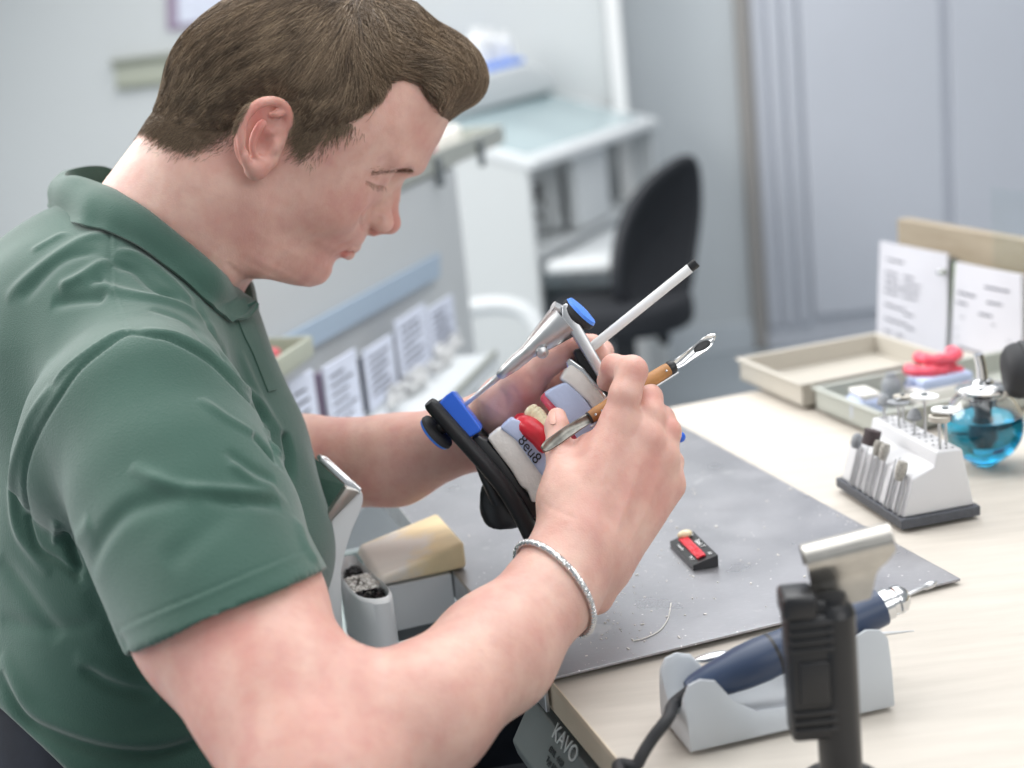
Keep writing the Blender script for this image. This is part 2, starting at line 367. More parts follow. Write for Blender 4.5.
def thin_glass():
    m, nt, b = newmat('thin_glass'); N, L = nt.nodes, nt.links; t = N.new('ShaderNodeBsdfTransparent'); t.inputs[0].default_value = (.975,.99,.985,1)
    g = N.new('ShaderNodeBsdfGlossy'); g.inputs['Roughness'].default_value = .03; x = N.new('ShaderNodeMixShader'); f = N.new('ShaderNodeValue'); f.outputs[0].default_value = .03
    L.new(f.outputs[0], x.inputs[0]); L.new(t.outputs[0], x.inputs[1]); L.new(g.outputs[0], x.inputs[2]); L.new(x.outputs[0], N['Material Output'].inputs[0]); return m
M['pane'] = thin_glass()
M['spirit'] = mat('blue_spirit','#35b4dc',.02, trans=1, ior=1.33); M['wick'] = mat('wick_tube','#5a5c60',.4, metal=.6)
M['wall'] = mat('pale_grey_wall','#cdd1d2',.8, noise=(1.2,.02)); M['wall2'] = mat('mid_grey_wall','#bac0c4',.8, noise=(1.5,.03)); M['cab'] = mat('lavender_grey_cabinet','#c3c7d0',.5, noise=(2,.02)); M['shadow_gap'] = mat('brown_grey_gap','#95928f',.7)
M['floor'] = mat('grey_vinyl_floor','#9aa2a8',.5, noise=(5,.05)); M['skirt'] = mat('pale_skirting','#b9c0c6',.5); M['divider'] = mat('divider_laminate','#c6c9ca',.5, noise=(2,.02)); M['strip'] = mat('sky_blue_strip','#a9bacb',.5)
M['desk'] = mat('white_desk_laminate','#d3d7d9',.5); M['deskside'] = mat('grey_white_laminate','#c9cdce',.5); M['deskglass'] = mat('pale_glass_top','#a9bcc0',.12, noise=(4,.06)); M['inside'] = mat('cubby_inside','#c0c8ca',.6)
M['fabric'] = mat('black_mesh_fabric','#1d2026',.85, noise=(200,.25)); M['chairplastic'] = mat('charcoal_plastic','#25282e',.5); M['label'] = mat('olive_label_holder','#b3b7a8',.5); M['labeldark'] = mat('dark_olive_label','#8c9083',.6)  # labeldark: darker olive tone for the label holder's rail and lip
M['mauve'] = mat('mauve_card','#9a8aa0',.7); M['redthing'] = mat('coral_wax','#d96a72',.6); M['lilac'] = mat('lilac_sheet','#dadfee',.8, noise=(25,.05)); M['darkfolder'] = mat('dark_folder','#2c2f3c',.6); M['clutter'] = mat('plaster_bits','#c4c5c5',.85, noise=(40,.12))
M['kavo'] = mat('pale_lettering','#c6cccb',.6); M['unit'] = mat('grey_unit_enamel','#6e7676',.45, noise=(14,.08))
M['silver_chain'] = mat('silver_chain','#d9dadb',.22, metal=1)
def dusty_peg():
    m = mat('dusty_maple','#efd9ae',.6, noise=(14,.10,(1,6,1))); nt = m.node_tree; N, L = nt.nodes, nt.links; b = N['Principled BSDF']
    src = b.inputs['Base Color'].links[0].from_socket; tc = N.new('ShaderNodeTexCoord'); v = N.new('ShaderNodeVectorMath'); v.operation = 'DISTANCE'
    L.new(tc.outputs['Object'], v.inputs[0]); v.inputs[1].default_value = tuple(A*.196+B*1.10+Z*.79); t = N.new('ShaderNodeTexNoise'); t.inputs['Scale'].default_value = 55; t.inputs['Detail'].default_value = 6; L.new(tc.outputs['Object'], t.inputs['Vector'])
    a = N.new('ShaderNodeMath'); a.operation = 'MULTIPLY_ADD'; L.new(t.outputs['Fac'], a.inputs[0]); a.inputs[1].default_value = -.05; L.new(v.outputs['Value'], a.inputs[2])
    r = N.new('ShaderNodeValToRGB'); r.color_ramp.elements[0].position = .010; r.color_ramp.elements[1].position = .028; r.color_ramp.elements[0].color = (.85,.85,.85,1); r.color_ramp.elements[1].color = (0,0,0,1); L.new(a.outputs[0], r.inputs[0])
    x = N.new('ShaderNodeMix'); x.data_type = 'RGBA'; L.new(r.outputs[0], x.inputs[0]); L.new(src, x.inputs[6]); x.inputs[7].default_value = srgb('#e9e4e0'); L.new(x.outputs[2], b.inputs['Base Color']); return m
M['peg'] = dusty_peg()
M['text_dark'] = mat('dark_small_print','#43494a',.6)
# ------------------------------------------------------------------ the technician
VOX = 0.0016
az, th = math.radians(74), math.radians(38)
HF = np.array((math.sin(az)*math.cos(th), math.cos(az)*math.cos(th), -math.sin(th))); HL = np.array((-math.cos(az), math.sin(az), 0.)); HU = np.cross(HF, HL)
HO = P(272,146,1.05)+.070*HL
HX = np.stack([HF, HL, HU])
def hp(px, py, y=0.0):
    w = PL(px, py, HO+HL*y, HL)-HO; return w@HF, w@HU
def hw(x, y, z): return HO+HF*x+HL*y+HU*z
def hpt(px, py, y): x, z = hp(px, py, y); return hw(x, y, z)
def mir(v):                                        # the same place on the other half of the face
    q = HX@(v-HO); return hw(q[0], -q[1], q[2])
def head_fn():
    pr = [hp(*q) for q in ((446,113),(446,119.5),(436,141),(426,158),(417,168),(397,176.5),(384,193),(372,212),(367,233),(364,240),(360,246),(352,250.5),(346,256),(336.5,258.5),(329,263.5),(327.5,269),(319.5,277),(305,282))]
    zt = [.128,.12,.108]+[q[1] for q in pr]+[-.088]; xt = [.04,.085,.112]+[q[0] for q in pr]+[.058]
    o = np.argsort(zt); zt = np.array(zt)[o]; xt = np.array(xt)[o]
    zz = np.linspace(zt[0], zt[-1], 400); xx = np.interp(zz, zt, xt); ker = np.hanning(9); ker /= ker.sum()
    xx[4:-4] = np.convolve(xx, ker, 'valid')
    zw = np.array([-.092,-.084,-.076,-.06,-.04,-.02,0,.03,.06,.09,.12]); ww = np.array([.012,.028,.039,.052,.0590,.063,.0650,.0665,.0665,.062,.04])
    def raw(x, y, z):
        xf = np.interp(z, zz, xx); w = np.interp(z, zw, ww); xc = np.interp(z, [-.09,-.05,0,.1], [.03,.01,.005,.02])
        n = np.interp(z, [-.09,-.07,-.04,0,.05,.09], [2.0,1.85,1.7,1.95,2.45,2.6])
        dx = x-xc; a = np.where(dx > 0, xf-xc, .05)
        return (np.power(np.abs(dx)/a, n)+np.power(np.abs(y)/w, n)+1e-12)**(1/n)-1
    def f(p):
        q = (p-HO)@HX.T; x, y, z = q[...,0], q[...,1], q[...,2]; e = 1e-3
        zc = np.clip(z, -.0905, .119)
        v = raw(x, y, zc); gx = (raw(x+e, y, zc)-v)/e; gy = (raw(x, y+e, zc)-v)/e; gz = (raw(x, y, zc+e)-v)/e
        d = v/np.maximum(np.sqrt(gx*gx+gy*gy+gz*gz*.6), 3.0)
        return smax(smax(d, -.0905-z, .01), z-.12, .01)
    return f
BODY = U(); ad = BODY.add
# torso, hips, legs (covered by clothes, still one body)
def man(a, b, z): return A*a+B*b+Z*z
def sq2(dirn, f): return (dirn, f)
TORSO = [cap(P(110,345,1.15), P(150,520,1.15), .108, .118, (B,.72)), cap(P(150,520,1.15), P(120,820,1.16), .122, .128, (B,.8))]
ad(TORSO[0], .02); ad(TORSO[1], .03)
shR, shL = P(150,425,.965), P(150,425,.965)+B*.36
ad(cap(shR, P(118,308,1.12), .060, .052), .03); ad(cap(shL, P(118,308,1.18), .060, .052), .03)
hip = P(100,900,1.16)
ad(cap(hip-B*.08, hip+B*.08, .14, .14), .04)
# neck
ad(cap(P(150,285,1.135), hw(-.012,0,-.045), .066, .0605), .012)
ad(cap(P(130,258,1.14), hw(-.030,0,-.02), .05, .044), .02)
ad(cap(P(205,290,1.085), hw(.008,-.046,-.045), .012, .014), .03)   # sternomastoid
# head
ad(ell(hw(.018,0,.045), (.093,.074,.080), HX), .012)
ad(head_fn(), .012)
ad(ell(hw(.018,-.043,-.052), (.035,.012,.028), HX), .018); ad(ell(hw(.018,.043,-.052), (.035,.012,.028), HX), .018)  # jaw angles
ad(cap(hpt(300,267,-.018), hpt(262,260,-.040), .010, .010), .02)
ad(cap(mir(hpt(300,267,-.018)), mir(hpt(262,260,-.040)), .010, .010), .02)
for s in (-1, 1):
    ad(ell(hw(.060, s*.044, -.008), (.026,.012,.022), HX), .026)          # cheek
    ad(cap(hw(.1135, s*.012, .0475), hw(.090, s*.046, .0420), .0065, .0055), .012)   # brow ridge
def mir(v):                                        # the same place on the other half of the face
    q = HX@(v-HO); return hw(q[0], -q[1], q[2])
EY0, EY1 = hpt(385,186,-.032), hpt(366,179.5,-.0465)      # lash line, front to outer corner
EYI = EY0-HF*.004+HL*.012
EYC = EY0-HF*.0120+HU*.0042-HL*.0006
for s in (-1, 1):
    g_ = (lambda v: v) if s < 0 else mir
    BODY.cut(ell(g_(EYC+HF*.0195+HU*.001-HL*.004), (.0125,.0175,.0115), HX), .011)
    ad(ell(g_(EYC), (.0128,.0142,.0116), HX), .0035)       # lidded eyeball
    m_ = (EY0+EY1)/2+HF*.0018-HL*.0016
    for a_, b_ in ((EYI, EY0), (EY0, m_), (m_, EY1)): BODY.cut(cap(g_(a_), g_(b_), .0007, .0007), .0012)
    ad(cap(g_(EY0+HU*.0115-HF*.001), g_(EY1+HU*.0095-HF*.000), .0022, .0018), .005)
# nose
nb, n1, nt_ = hpt(396,177,0), hpt(392.5,196,0), hpt(390,221,0)
ad(cap(nb, n1, .006, .0052), .007); ad(cap(n1, nt_, .0052, .0072), .005)
ad(ball(hpt(390.5,223.5,0), .0082), .004)
ad(cap(hpt(388,225,0), hpt(373,231,0), .0060, .0045), .004)
for s in (-1, 1):
    ad(ell(hpt(380,221,-.0148 if s < 0 else .0148), (.0112,.0066,.0085), HX), .003)
    ad(cap(hpt(388,205,0)+HL*s*.009-HF*.006, hpt(380,218,0)+HL*s*.013, .006, .006), .006)
    BODY.cut(ell(hpt(380,228.0,0)+HL*s*.008, (.006,.0028,.0032), HX), .002)
    BODY.cut(cap(hw(.108, s*.0205, -.004), hw(.104, s*.021, -.014), .0012, .001), .004)
# lips
def mid(px, py, y, inset=0.0): return hpt(px, py, y)-HF*inset
for s in (-1, 1):
    ul0, ul1 = mid(356.5,247.5,0), mid(338,253,0)+HL*s*.022-HF*.002
    ad(cap(mid(355,246.6,0), mid(345,247,0)+HL*s*.015, .0040, .0028), .003)
    ad(cap(mid(348.5,253.8,0), mid(341,252.5,0)+HL*s*.013, .0044, .0028), .003)
    BODY.cut(cap(mid(354,251.2,0), mid(347,249.8,0)+HL*s*.012, .0009, .0009), .0018)
    BODY.cut(cap(mid(347,249.8,0)+HL*s*.012, mid(334.5,250.5,0)+HL*s*.0235, .0009, .0006), .0022)
ad(ell(hpt(314,268.5,0), (.012,.016,.012), HX), .012)
# ears
for s in (-1, 1):
    def er(px, py, y):
        x, z = hp(px, py, -.078); return hw(x, s*y, z)
    hel = smooth_path([er(*q) for q in ((287,128,.070),(289,121,.074),(286,108.5,.078),(276,101.5,.0815),(261,102,.086),(248,110.5,.0895),(240,125,.0905),(239.5,143,.0895),(244.5,160,.086),(253,171,.081))], 34)
    ear = U()
    for a, b in zip(hel[:-1], hel[1:]): ear.add(cap(a, b, .0035, .0035), .0008)
    ear.add(ell(er(257,168,.0775), (.0085,.0048,.0095), HX), .006)           # lobe
    ear.add(cap(er(256,166,.078), er(270,160,.070), .006, .007), .006)
    ear.add(ell(er(262,135,.0725), (.0190,.0058,.0275), [unit(HF+HU*.22), HL, unit(HU-HF*.22)]), .004)
    for a, b in zip(*(lambda l: (l[:-1], l[1:]))(smooth_path([er(*q) for q in ((281,112,.0795),(268,118,.083),(257,128,.0855),(252,142,.085),(255,155,.082),(262,161,.079))], 22))):
        ear.add(cap(a, b, .0031, .0031), .001)
    ear.add(cap(er(270,132,.077), er(285,126,.0715), .0028, .003), .003)
    ear.add(ell(er(274.5,147,.0765), (.0040,.0035,.0060), HX), .003)           # tragus
    ear.cut(ell(er(264.5,144.5,.083), (.0065,.0085,.0085), HX), .003)         # concha
    ear.cut(ell(er(272,121,.0845), (.0075,.0045,.0035), HX), .003)
    ear.cut(ell(er(249,137,.0915), (.0022,.0040,.0160), [unit(HF+HU*.1), HL, unit(HU-HF*.1)]), .002)
    ad(ear, .005)
# right arm
elR, wrR = P(322,792,.785), P(556,585,.945)
ad(cap(shR, P(228,612,.875), .058, .057), .02)
ad(cap(P(228,612,.875), elR, .0560, .041), .02)
ad(cap(P(322,778,.80), P(424,713,.838), .040, .0385), .02)
ad(cap(P(282,690,.835), P(338,704,.828), .042, .034), .02)
ad(cap(P(424,713,.838), P(496,652,.895), .0385, .0362), .015)
ad(cap(P(496,652,.895), P(553,590,.94), .0365, .0295), .015)
ad(cap(P(553,590,.94), P(578,550,.958), .0300, .0300), .012)
ad(ball(P(596,597,.968), .012), .014)                                           # ulna head
# right hand: metacarpals
wx = P(566,566,.955)
mcp = dict(i=P(619,424,.982), m=P(645,440,.985), r=P(661,458,.992), l=P(668,485,1.000))
for k_, (b0, r0, r1) in dict(i=((566,548,.955),.020,.0135), m=((582,552,.958),.021,.0130), r=((596,556,.965),.020,.0125), l=((606,562,.972),.018,.0125)).items():
    ad(cap(P(*b0), mcp[k_], r0, r1), .014)
ad(cap(P(585,535,.985), P(640,470,1.01), .024, .016), .016)                      # palm bulk
ad(cap(P(576,545,.965), P(566,495,.972), .020, .0165), .014)                     # thenar
ad(cap(P(560,500,.972), P(590,450,.992), .014, .012), .012)                      # web
# knuckles and tendons
for k_, dr in (('i',.0014),('m',.0014),('r',.001)):
    ad(ball(mcp[k_]-CF*.0030, .0108), .006)
def finger(pts, rr, k=.003, tip=True):
    u = U()
    for (a, ra), (b, rb) in zip(zip(pts[:-1], rr[:-1]), zip(pts[1:], rr[1:])): u.add(cap(a, b, ra, rb), .0035)
    return u
ad(finger([mcp['i'], P(625,395,.980), P(632,371,.985), P(614,367,1.008), P(607,381,1.026)], [.0120,.0108,.0105,.0088,.0075]), .005)
ad(finger([mcp['m'], P(650,415,.992), P(648,398,1.002), P(622,398,1.028), P(606,412,1.040)], [.0118,.0102,.0100,.0085,.0074]), .004)
ad(finger([mcp['r'], P(667,432,.998), P(661,419,1.006), P(640,418,1.035), P(622,430,1.048)], [.0112,.0096,.0094,.0082,.0072]), .004)
ad(finger([mcp['l'], P(671,462,1.010), P(664,452,1.020), P(648,450,1.045), P(632,458,1.055)], [.0104,.0086,.0082,.0074,.0066]), .004)
thb = [P(570,520,.966), P(563,478,.975), P(559,449,.992), P(557,427,1.004), P(557,417,1.008)]
ad(finger(thb, [.015,.0118,.0092,.0084,.0068]), .006)
# left arm and hand
elL, wrL = P(200,480,1.24), P(474,434,1.165)
ad(cap(shL, elL, .055, .045), .02)
ad(cap(elL, P(300,466,1.21), .044, .0405), .02)
ad(cap(P(300,466,1.21), P(395,460,1.18), .0415, .0355), .015)
ad(cap(P(395,460,1.18), P(474,434,1.155), .0350, .0270), .015)
ad(cap(P(474,434,1.155), P(515,408,1.135), .0265, .0270), .012)
for (a, b, r0, r1) in (((505,405,1.125),(560,372,1.125),.020,.016), ((510,415,1.135),(575,395,1.140),.020,.015), ((510,425,1.145),(570,425,1.150),.018,.014)):
    ad(cap(P(*a), P(*b), r0, r1), .014)
ad(cap(P(505,402,1.115), P(527,381,1.10), .0185, .0150), .012)
ad(finger([P(522,384,1.10), P(548,362,1.09), P(572,347,1.078), P(592,345,1.072)], [.0145,.0110,.0105,.0085]), .006)   # thumb along the top
ad(finger([P(560,372,1.125), P(592,352,1.115), P(601,352,1.09), P(600,358,1.075)], [.014,.0100,.0092,.0075]), .005)
ad(finger([P(572,392,1.14), P(610,390,1.13), P(618,400,1.10)], [.013,.0100,.0085]), .005)
ad(finger([P(570,415,1.15), P(608,425,1.14), P(616,430,1.11)], [.013,.0100,.0085]), .005)
ad(finger([P(562,435,1.15), P(596,450,1.14), P(604,455,1.115)], [.012,.0090,.0080]), .005)
# thighs and shins
knR, knL = P(430,1010,.93), P(430,1010,.93)+B*.30
hR, hL = hip-B*.09, hip+B*.09
for h_, k_ in ((hR, knR), (hL, knL)):
    k_ = h_+A*.42+Z*.0+B*(.02 if k_ is knL else -.03); ft = k_.copy(); ft[2] = .09; ft = ft-A*.05
    ad(cap(h_, k_, .085, .062), .03); ad(cap(k_, ft, .058, .042), .02); ad(cap(ft-Z*.04, ft+A*.15-Z*.05, .038, .032), .02)
LEG = [(h_, h_+A*.42+B*s) for h_, s in ((hR,-.03),(hL,.02))]
# ------------------------------------------------------------------ polo shirt
SH = U(); hemC = P(228,612,.875); armD = unit(P(228,612,.875)-shR)
def off(f, o): return lambda p: f(p)-o
SH.add(off(TORSO[0], .008), .02); SH.add(off(TORSO[1], .010), .03)
SH.add(cap(shR, P(118,312,1.12), .067, .052), .03); SH.add(cap(shL, P(118,318,1.18), .067, .052), .03)
SH.add(cap(P(98,276,1.135), P(25,352,1.15), .052, .070), .03)
SH.add(cap(P(168,330,1.13), P(222,440,1.13), .064, .058), .03)
SH.add(cap(P(212,480,1.12), P(243,555,1.12), .066, .070), .03)     # cloth hanging off the chest
_hn = unit(np.cross(ray(140,650), ray(315,574)))
if _hn@armD < 0: _hn = -_hn
hem0 = (P(140,650,.872)+P(315,574,.880))/2
SLV = U(); SLV.add(cap(shR, P(150,425,.965)+armD*.09, .069, .066), .01); SLV.add(cap(shR+armD*.07, hemC+armD*.12, .0665, .0640), .012)
SLV.add(ball(P(120,430,.985), .062), .02); SLV.add(ball(P(85,470,1.0), .048), .03)
SLV.cut(cap(hemC-armD*.03, hemC+armD*.2, .0610, .0605), 0)
SLV.cut(plane(hem0, -_hn), .001)
SH.add(SLV, .006)
armL = unit(elL-shL); hemL = shL+armL*.20
SL2 = U(); SL2.add(cap(shL, hemL, .069, .066), .01); SL2.cut(plane(hemL, -armL), .001); SH.add(SL2, .008)
SH.cut(cap(P(150,300,1.135), hw(-.012,0,-.045), .069, .064), .008)
_hl = unit(np.cross(ray(0,708), ray(72,775))); _hl = _hl if _hl@(P(-60,800,1.1)-CAM) > 0 else -_hl
SH.cut(plane(P(0,708,1.1), -_hl), .004); SH.cut(plane((0,0,.52), Z), .002)
CREASES = [ # (pixels on the near side, millimetres up (+) or down (-), half-width in mm)
 ([(108,259),(81,278),(60,289)], 3.2, 5), ([(78,278),(112,290),(135,296),(180,307),(215,330)], 3.2, 5), ([(112,262),(135,268),(156,288),(180,299)], -4, 5),
 ([(88,283),(104,280)], -2.5, 5), ([(52,303),(86,298),(106,298)], -3.5, 6), ([(107,234),(78,242),(31,275),(5,300)], 2.4, 6), ([(65,231),(31,252)], 1.8, 4),
 ([(100,250),(60,262),(20,300)], -2.2, 6), ([(115,250),(140,256),(170,280),(200,315)], 2.6, 5), ([(190,300),(220,345),(245,385)], -3, 6), ([(150,310),(190,325),(225,365)], -2, 5),
 ([(109,231),(111,260),(112,291),(128,334)], -.9, 1.2), ([(112,231),(114,260),(115,291),(131,334)], .7, 1.5),
 ([(249,400),(231,382),(208,361),(174,342),(156,337),(128,334),(104,348),(78,369),(60,393),(36,432),(26,466),(26,510),(36,547),(57,562),(78,578)], -3.0, 2.4),
 ([(52,385),(31,419),(16,466),(14,497),(21,536),(50,575)], 4.0, 5), ([(128,328),(104,341),(72,364),(52,385)], 2.2, 3),
 ([(140,330),(174,336),(208,353),(231,374),(257,400),(270,420)], 3.0, 4.5), ([(249,400),(262,418),(274,446),(282,470)], -3.0, 3),
 ([(252,434),(264,446),(278,463)], -6.5, 4), ([(284,432),(289,455),(290,478)], -8, 4), ([(262,420),(272,440),(284,462)], 3, 3.5),
 ([(130,466),(154,479),(180,488),(218,491),(259,493),(287,498)], 3.2, 4.5), ([(200,496),(240,500),(280,503)], -2.6, 5), ([(190,494),(146,502),(120,515),(99,541),(86,573)], -3.6, 7),
 ([(60,530),(70,550),(79,575)], -6, 4), ([(58,520),(54,545)], 3, 3), ([(90,520),(75,545)], 2, 6),
 ([(199,399),(224,418),(248,432),(266,448)], 2.6, 4), ([(229,462),(254,481),(278,489)], 2.6, 4), ([(225,450),(252,468),(276,480)], -2.4, 4), ([(243,500),(205,530),(166,566)], -1.8, 9),
 ([(0,672),(22,718),(54,736),(100,750),(152,755),(190,747),(204,738)], -7, 5), ([(0,655),(30,705),(70,728),(130,742),(190,735)], 3.5, 7), ([(81,668),(114,687),(160,698)], -4, 5), ([(75,655),(114,675),(160,686)], 2, 6),
 ([(0,560),(30,600),(60,640)], -2.5, 8), ([(0,620),(50,630),(100,622)], -2, 6), ([(90,590),(118,640),(150,690)], -2.5, 8),
 ([(116,629),(160,610),(238,577),(303,551)], -.7, 1.1), ([(118,633),(162,613),(240,580),(305,553)], .5, 2),
 ([(300,520),(306,545),(318,566)], 2.5, 5), ([(240,350),(262,400),(284,440)], 1.5, 5),
]
def shirt_post(me, co, no):
    smooth_mesh(me, 9); co = get_co(me); nn_ = np.empty(len(co)*3, np.float32); me.vertices.foreach_get('normal', nn_); no = nn_.reshape(-1,3).astype(float)
    bv = bvh_of(me)
    disp = np.zeros(len(co))
    for pts, amp, w in CREASES:
        path = smooth_path(pts, 8*len(pts)) if len(pts) > 2 else np.array([np.array(pts[0])+(np.array(pts[1])-np.array(pts[0]))*t for t in np.linspace(0,1,12)])
        hit = []
        for x, y in path:
            h = bv.ray_cast(Vector(CAM), Vector(unit(ray(x, y))))
            if h[0] is not None: hit.append(np.array(h[0]))
        if len(hit) < 2: continue
        hit = np.array(hit); w = w/1000; amp = amp/1000
        lo, hi = hit.min(0)-3*w, hit.max(0)+3*w
        m = np.where(((co > lo) & (co < hi)).all(1))[0]
        if len(m) == 0: continue
        best = np.full(len(m), 9.); tt = np.zeros(len(m))
        for i in range(len(hit)-1):
            a, ab = hit[i], hit[i+1]-hit[i]
            if ab@ab < 1e-12 or ab@ab > .03**2: continue
            t = np.clip(((co[m]-a)@ab)/(ab@ab), 0, 1); d = np.linalg.norm(co[m]-a-t[:,None]*ab, axis=1)
            u = d < best; best[u] = d[u]; tt[u] = (i+t[u])/(len(hit)-1)
        taper = 1.0 if w < .003 else np.clip(np.minimum(tt, 1-tt)*5, 0, 1)**.7
        disp[m] += amp*np.exp(-(best/w)**2)*taper
    # slow undulation of soft jersey
    q = co*np.array((1,1,1))
    disp += .0012*np.sin(q@np.array((38,22,30))+2*np.sin(q@np.array((15,-28,19))))*np.sin(q@np.array((-21,33,26)))
    return co+no*disp[:,None]
def collar(parent, m, body, shirt):
    bb, bs_ = bvh_of(body), bvh_of(shirt)
    def on(bv, px, py, d, gap):
        h = bv.ray_cast(Vector(CAM), Vector(unit(ray(px, py))))
        if h[0] is None: return P(px, py, d)
        dd = (np.array(h[0])-CAM)@CF
        return P(px, py, dd-gap) if abs(dd-d) < .06 else P(px, py, d)
    T1 = [(259,302,1.098,0),(243,293,1.085,1),(222,272,1.074,1),(196,249,1.066,1),(150,213,1.065,1),(118,193,1.072,1),(96,184,1.088,0),(72,177,1.105,0),(61,177,1.13,0),(66,171,1.155,0),(92,166,1.18,0),(114,171,1.20,0),(150,195,1.215,0),(200,235,1.21,0),(235,262,1.19,0),(246,276,1.165,0),(252,300,1.145,0)]
    B1 = [(232,322,1.070,2),(216,309,1.060,2),(204,298,1.052,2),(168,267,1.045,2),(130,241,1.045,2),(100,229,1.055,2),(78,224,1.080,2),(59,217,1.105,0),(50,208,1.14,0),(52,205,1.17,0),(80,210,1.21,0),(112,215,1.235,0),(150,235,1.25,0),(205,275,1.25,0),(240,290,1.225,0),(250,305,1.19,0),(252,322,1.160,0)]
    top = smooth_path([on(bb, a, b, c, .004) if k == 1 else P(a, b, c) for a, b, c, k in T1], 100)
    bot = smooth_path([on(bs_, a, b, c, .006) if k == 2 else P(a, b, c) for a, b, c, k in B1], 100)
    n = 100; g = []
    for i in range(n):
        c = (top[i]+bot[i])/2; o = c-P(150,240,1.13); o[2] = 0; o = unit(o)
        inner = top[i]-o*.003-(top[i]-bot[i])*.8-o*.012
        row = [inner+(top[i]-o*.0030-inner)*t for t in np.linspace(0, 1, 5)]
        out_ = unit(np.cross(top[i]-bot[i], top[min(i+1,n-1)]-top[max(i-1,0)]));
        if out_@o < 0: out_ = -out_
        row += [top[i]+(bot[i]-top[i])*t+out_*(.0045*math.sin(PI*min(1,t*1.15))+.0006*math.sin(i*.9)*t) for t in np.linspace(.04, 1, 10)]
        g.append(row)
    mb = MB(); mb.sheet(g, .0022); return mb.build('collar', m, parent)
# ------------------------------------------------------------------ hair
HL_PX = [((447,116),-.0),((440,98),-.02),((432,82),-.035),((412,70),-.05),((390,79),-.06),((380,98),-.062),((362,119),-.064),((343,131),-.066),((321,142),-.068),((304,156),-.07),((294,140),-.07),((290,108),-.07),((266,97),-.07),((243,110),-.068),((235,125),-.066),((222,137),-.066),((202,146),-.062),((186,149),-.055),((166,141),-.045),((150,130),-.02)]
HPOLY = None
def set_poly(body):
    global HPOLY
    bv = bvh_of(body); out = []
    for (px, py), yy in HL_PX:
        h = bv.ray_cast(Vector(CAM), Vector(unit(ray(px, py))))
        if h[0] is None: out.append(hp(px, py, yy)); continue
        q = HX@(np.array(h[0])-HO); out.append((q[0], q[2]))
    HPOLY = np.array(out+[(-.14,out[-1][1]-.002),(-.2,.25),(.25,.25),(.22,.10)])
def poly_sd(P2, poly):
    d = np.full(P2.shape[0], 9.); ins = np.zeros(P2.shape[0], bool)
    n = len(poly)
    for i in range(n):
        a, b = poly[i], poly[(i+1) % n]; e = b-a; w = P2-a
        t = np.clip((w@e)/(e@e), 0, 1); d = np.minimum(d, np.linalg.norm(w-t[:,None]*e, axis=1))
        c = ((a[1] > P2[:,1]) != (b[1] > P2[:,1])) & (P2[:,0] < (b[0]-a[0])*(P2[:,1]-a[1])/(b[1]-a[1]+1e-12)+a[0])
        ins ^= c
    return np.where(ins, -d, d)
def hair_mask(p):
    q = (p.reshape(-1,3)-HO)@HX.T
    return poly_sd(q[:,[0,2]], HPOLY).reshape(p.shape[:-1])
HAIR = U()
HAIR.add(ell(hw(.018,0,.045), (.0955,.0785,.0850), HX), .01)
HAIR.add(ell(hw(.050,0,.052), (.0745,.0700,.0780), HX), .012)
HAIR.add(ell(hw(.024,0,.072), (.088,.070,.074), HX), .02)
HAIR.add(ell(hw(-.020,0,.022), (.066,.056,.058), HX), .03)
HAIR.add(cap(hw(.055,0,.118), hw(.106,0,.126), .034, .017, (HL,.7)), .02)
for s in (-1, 1):
    HAIR.add(cap(hw(.096,s*.012,.124), hw(.083,s*.040,.108), .023, .016), .02)
HAIR.add(cap(hw(.1135,-.014,.124), hw(.1155,.014,.122), .0138, .0138), .012)
HAIR.add(cap(P(150,285,1.135), hw(-.012,0,-.045), .069, .0630), .01); HAIR.add(cap(P(130,258,1.14), hw(-.030,0,-.02), .053, .0475), .015)
def quiff_free(q): return np.clip((q[...,0]-.075)/.02, 0, 1)*np.clip((q[...,2]-.085)/.012, 0, 1)
def hair_sdf(p):
    q = (p-HO)@HX.T; d = HAIR(p); m = hair_mask(p)-.0015
    m = m-quiff_free(q)*.03
    d = d+np.clip((m+.018)/.018, 0, 1)*.0065
    d = smax(d, m, .004)
    return d
HAIRU = U(); HAIRU.add(hair_sdf, 0)
def strands(roots, dirs, lens, rads, step_fn, nseg=6, project=None):
    """many thin three-sided tapered strands as one mesh -> (verts, quads)"""
    N = len(roots); pts = np.zeros((nseg+1, N, 3)); pts[0] = roots; d = dirs.copy()
    for i in range(nseg):
        p = pts[i]+d*(lens/nseg)[:,None]
        if project is not None: p = project(p, (i+1)/nseg)
        pts[i+1] = p; d = step_fn(p, d, (i+1)/nseg)
    return ribbon(pts, rads)
def ribbon(pts, rads):
    k, N = pts.shape[:2]; T = np.gradient(pts, axis=0); T /= np.linalg.norm(T, axis=2, keepdims=True)+1e-12
    ref = unit((.31,.87,.4)); X = np.cross(T, ref); X /= np.linalg.norm(X, axis=2, keepdims=True)+1e-12; Y = np.cross(T, X)
    tp = np.linspace(1, .15, k)**.7; V = []
    for a in (0, 2*PI/3, 4*PI/3): V.append(pts+(X*math.cos(a)+Y*math.sin(a))*(rads[None,:,None]*tp[:,None,None]))
    V = np.stack(V, 2)                      # k,N,3,3
    vid = np.arange(k*N*3).reshape(k, N, 3); Q = []
    for j in range(3):
        j2 = (j+1) % 3; Q.append(np.stack([vid[:-1,:,j], vid[:-1,:,j2], vid[1:,:,j2], vid[1:,:,j]], -1).reshape(-1,4))
    return V.reshape(-1,3), np.concatenate(Q)
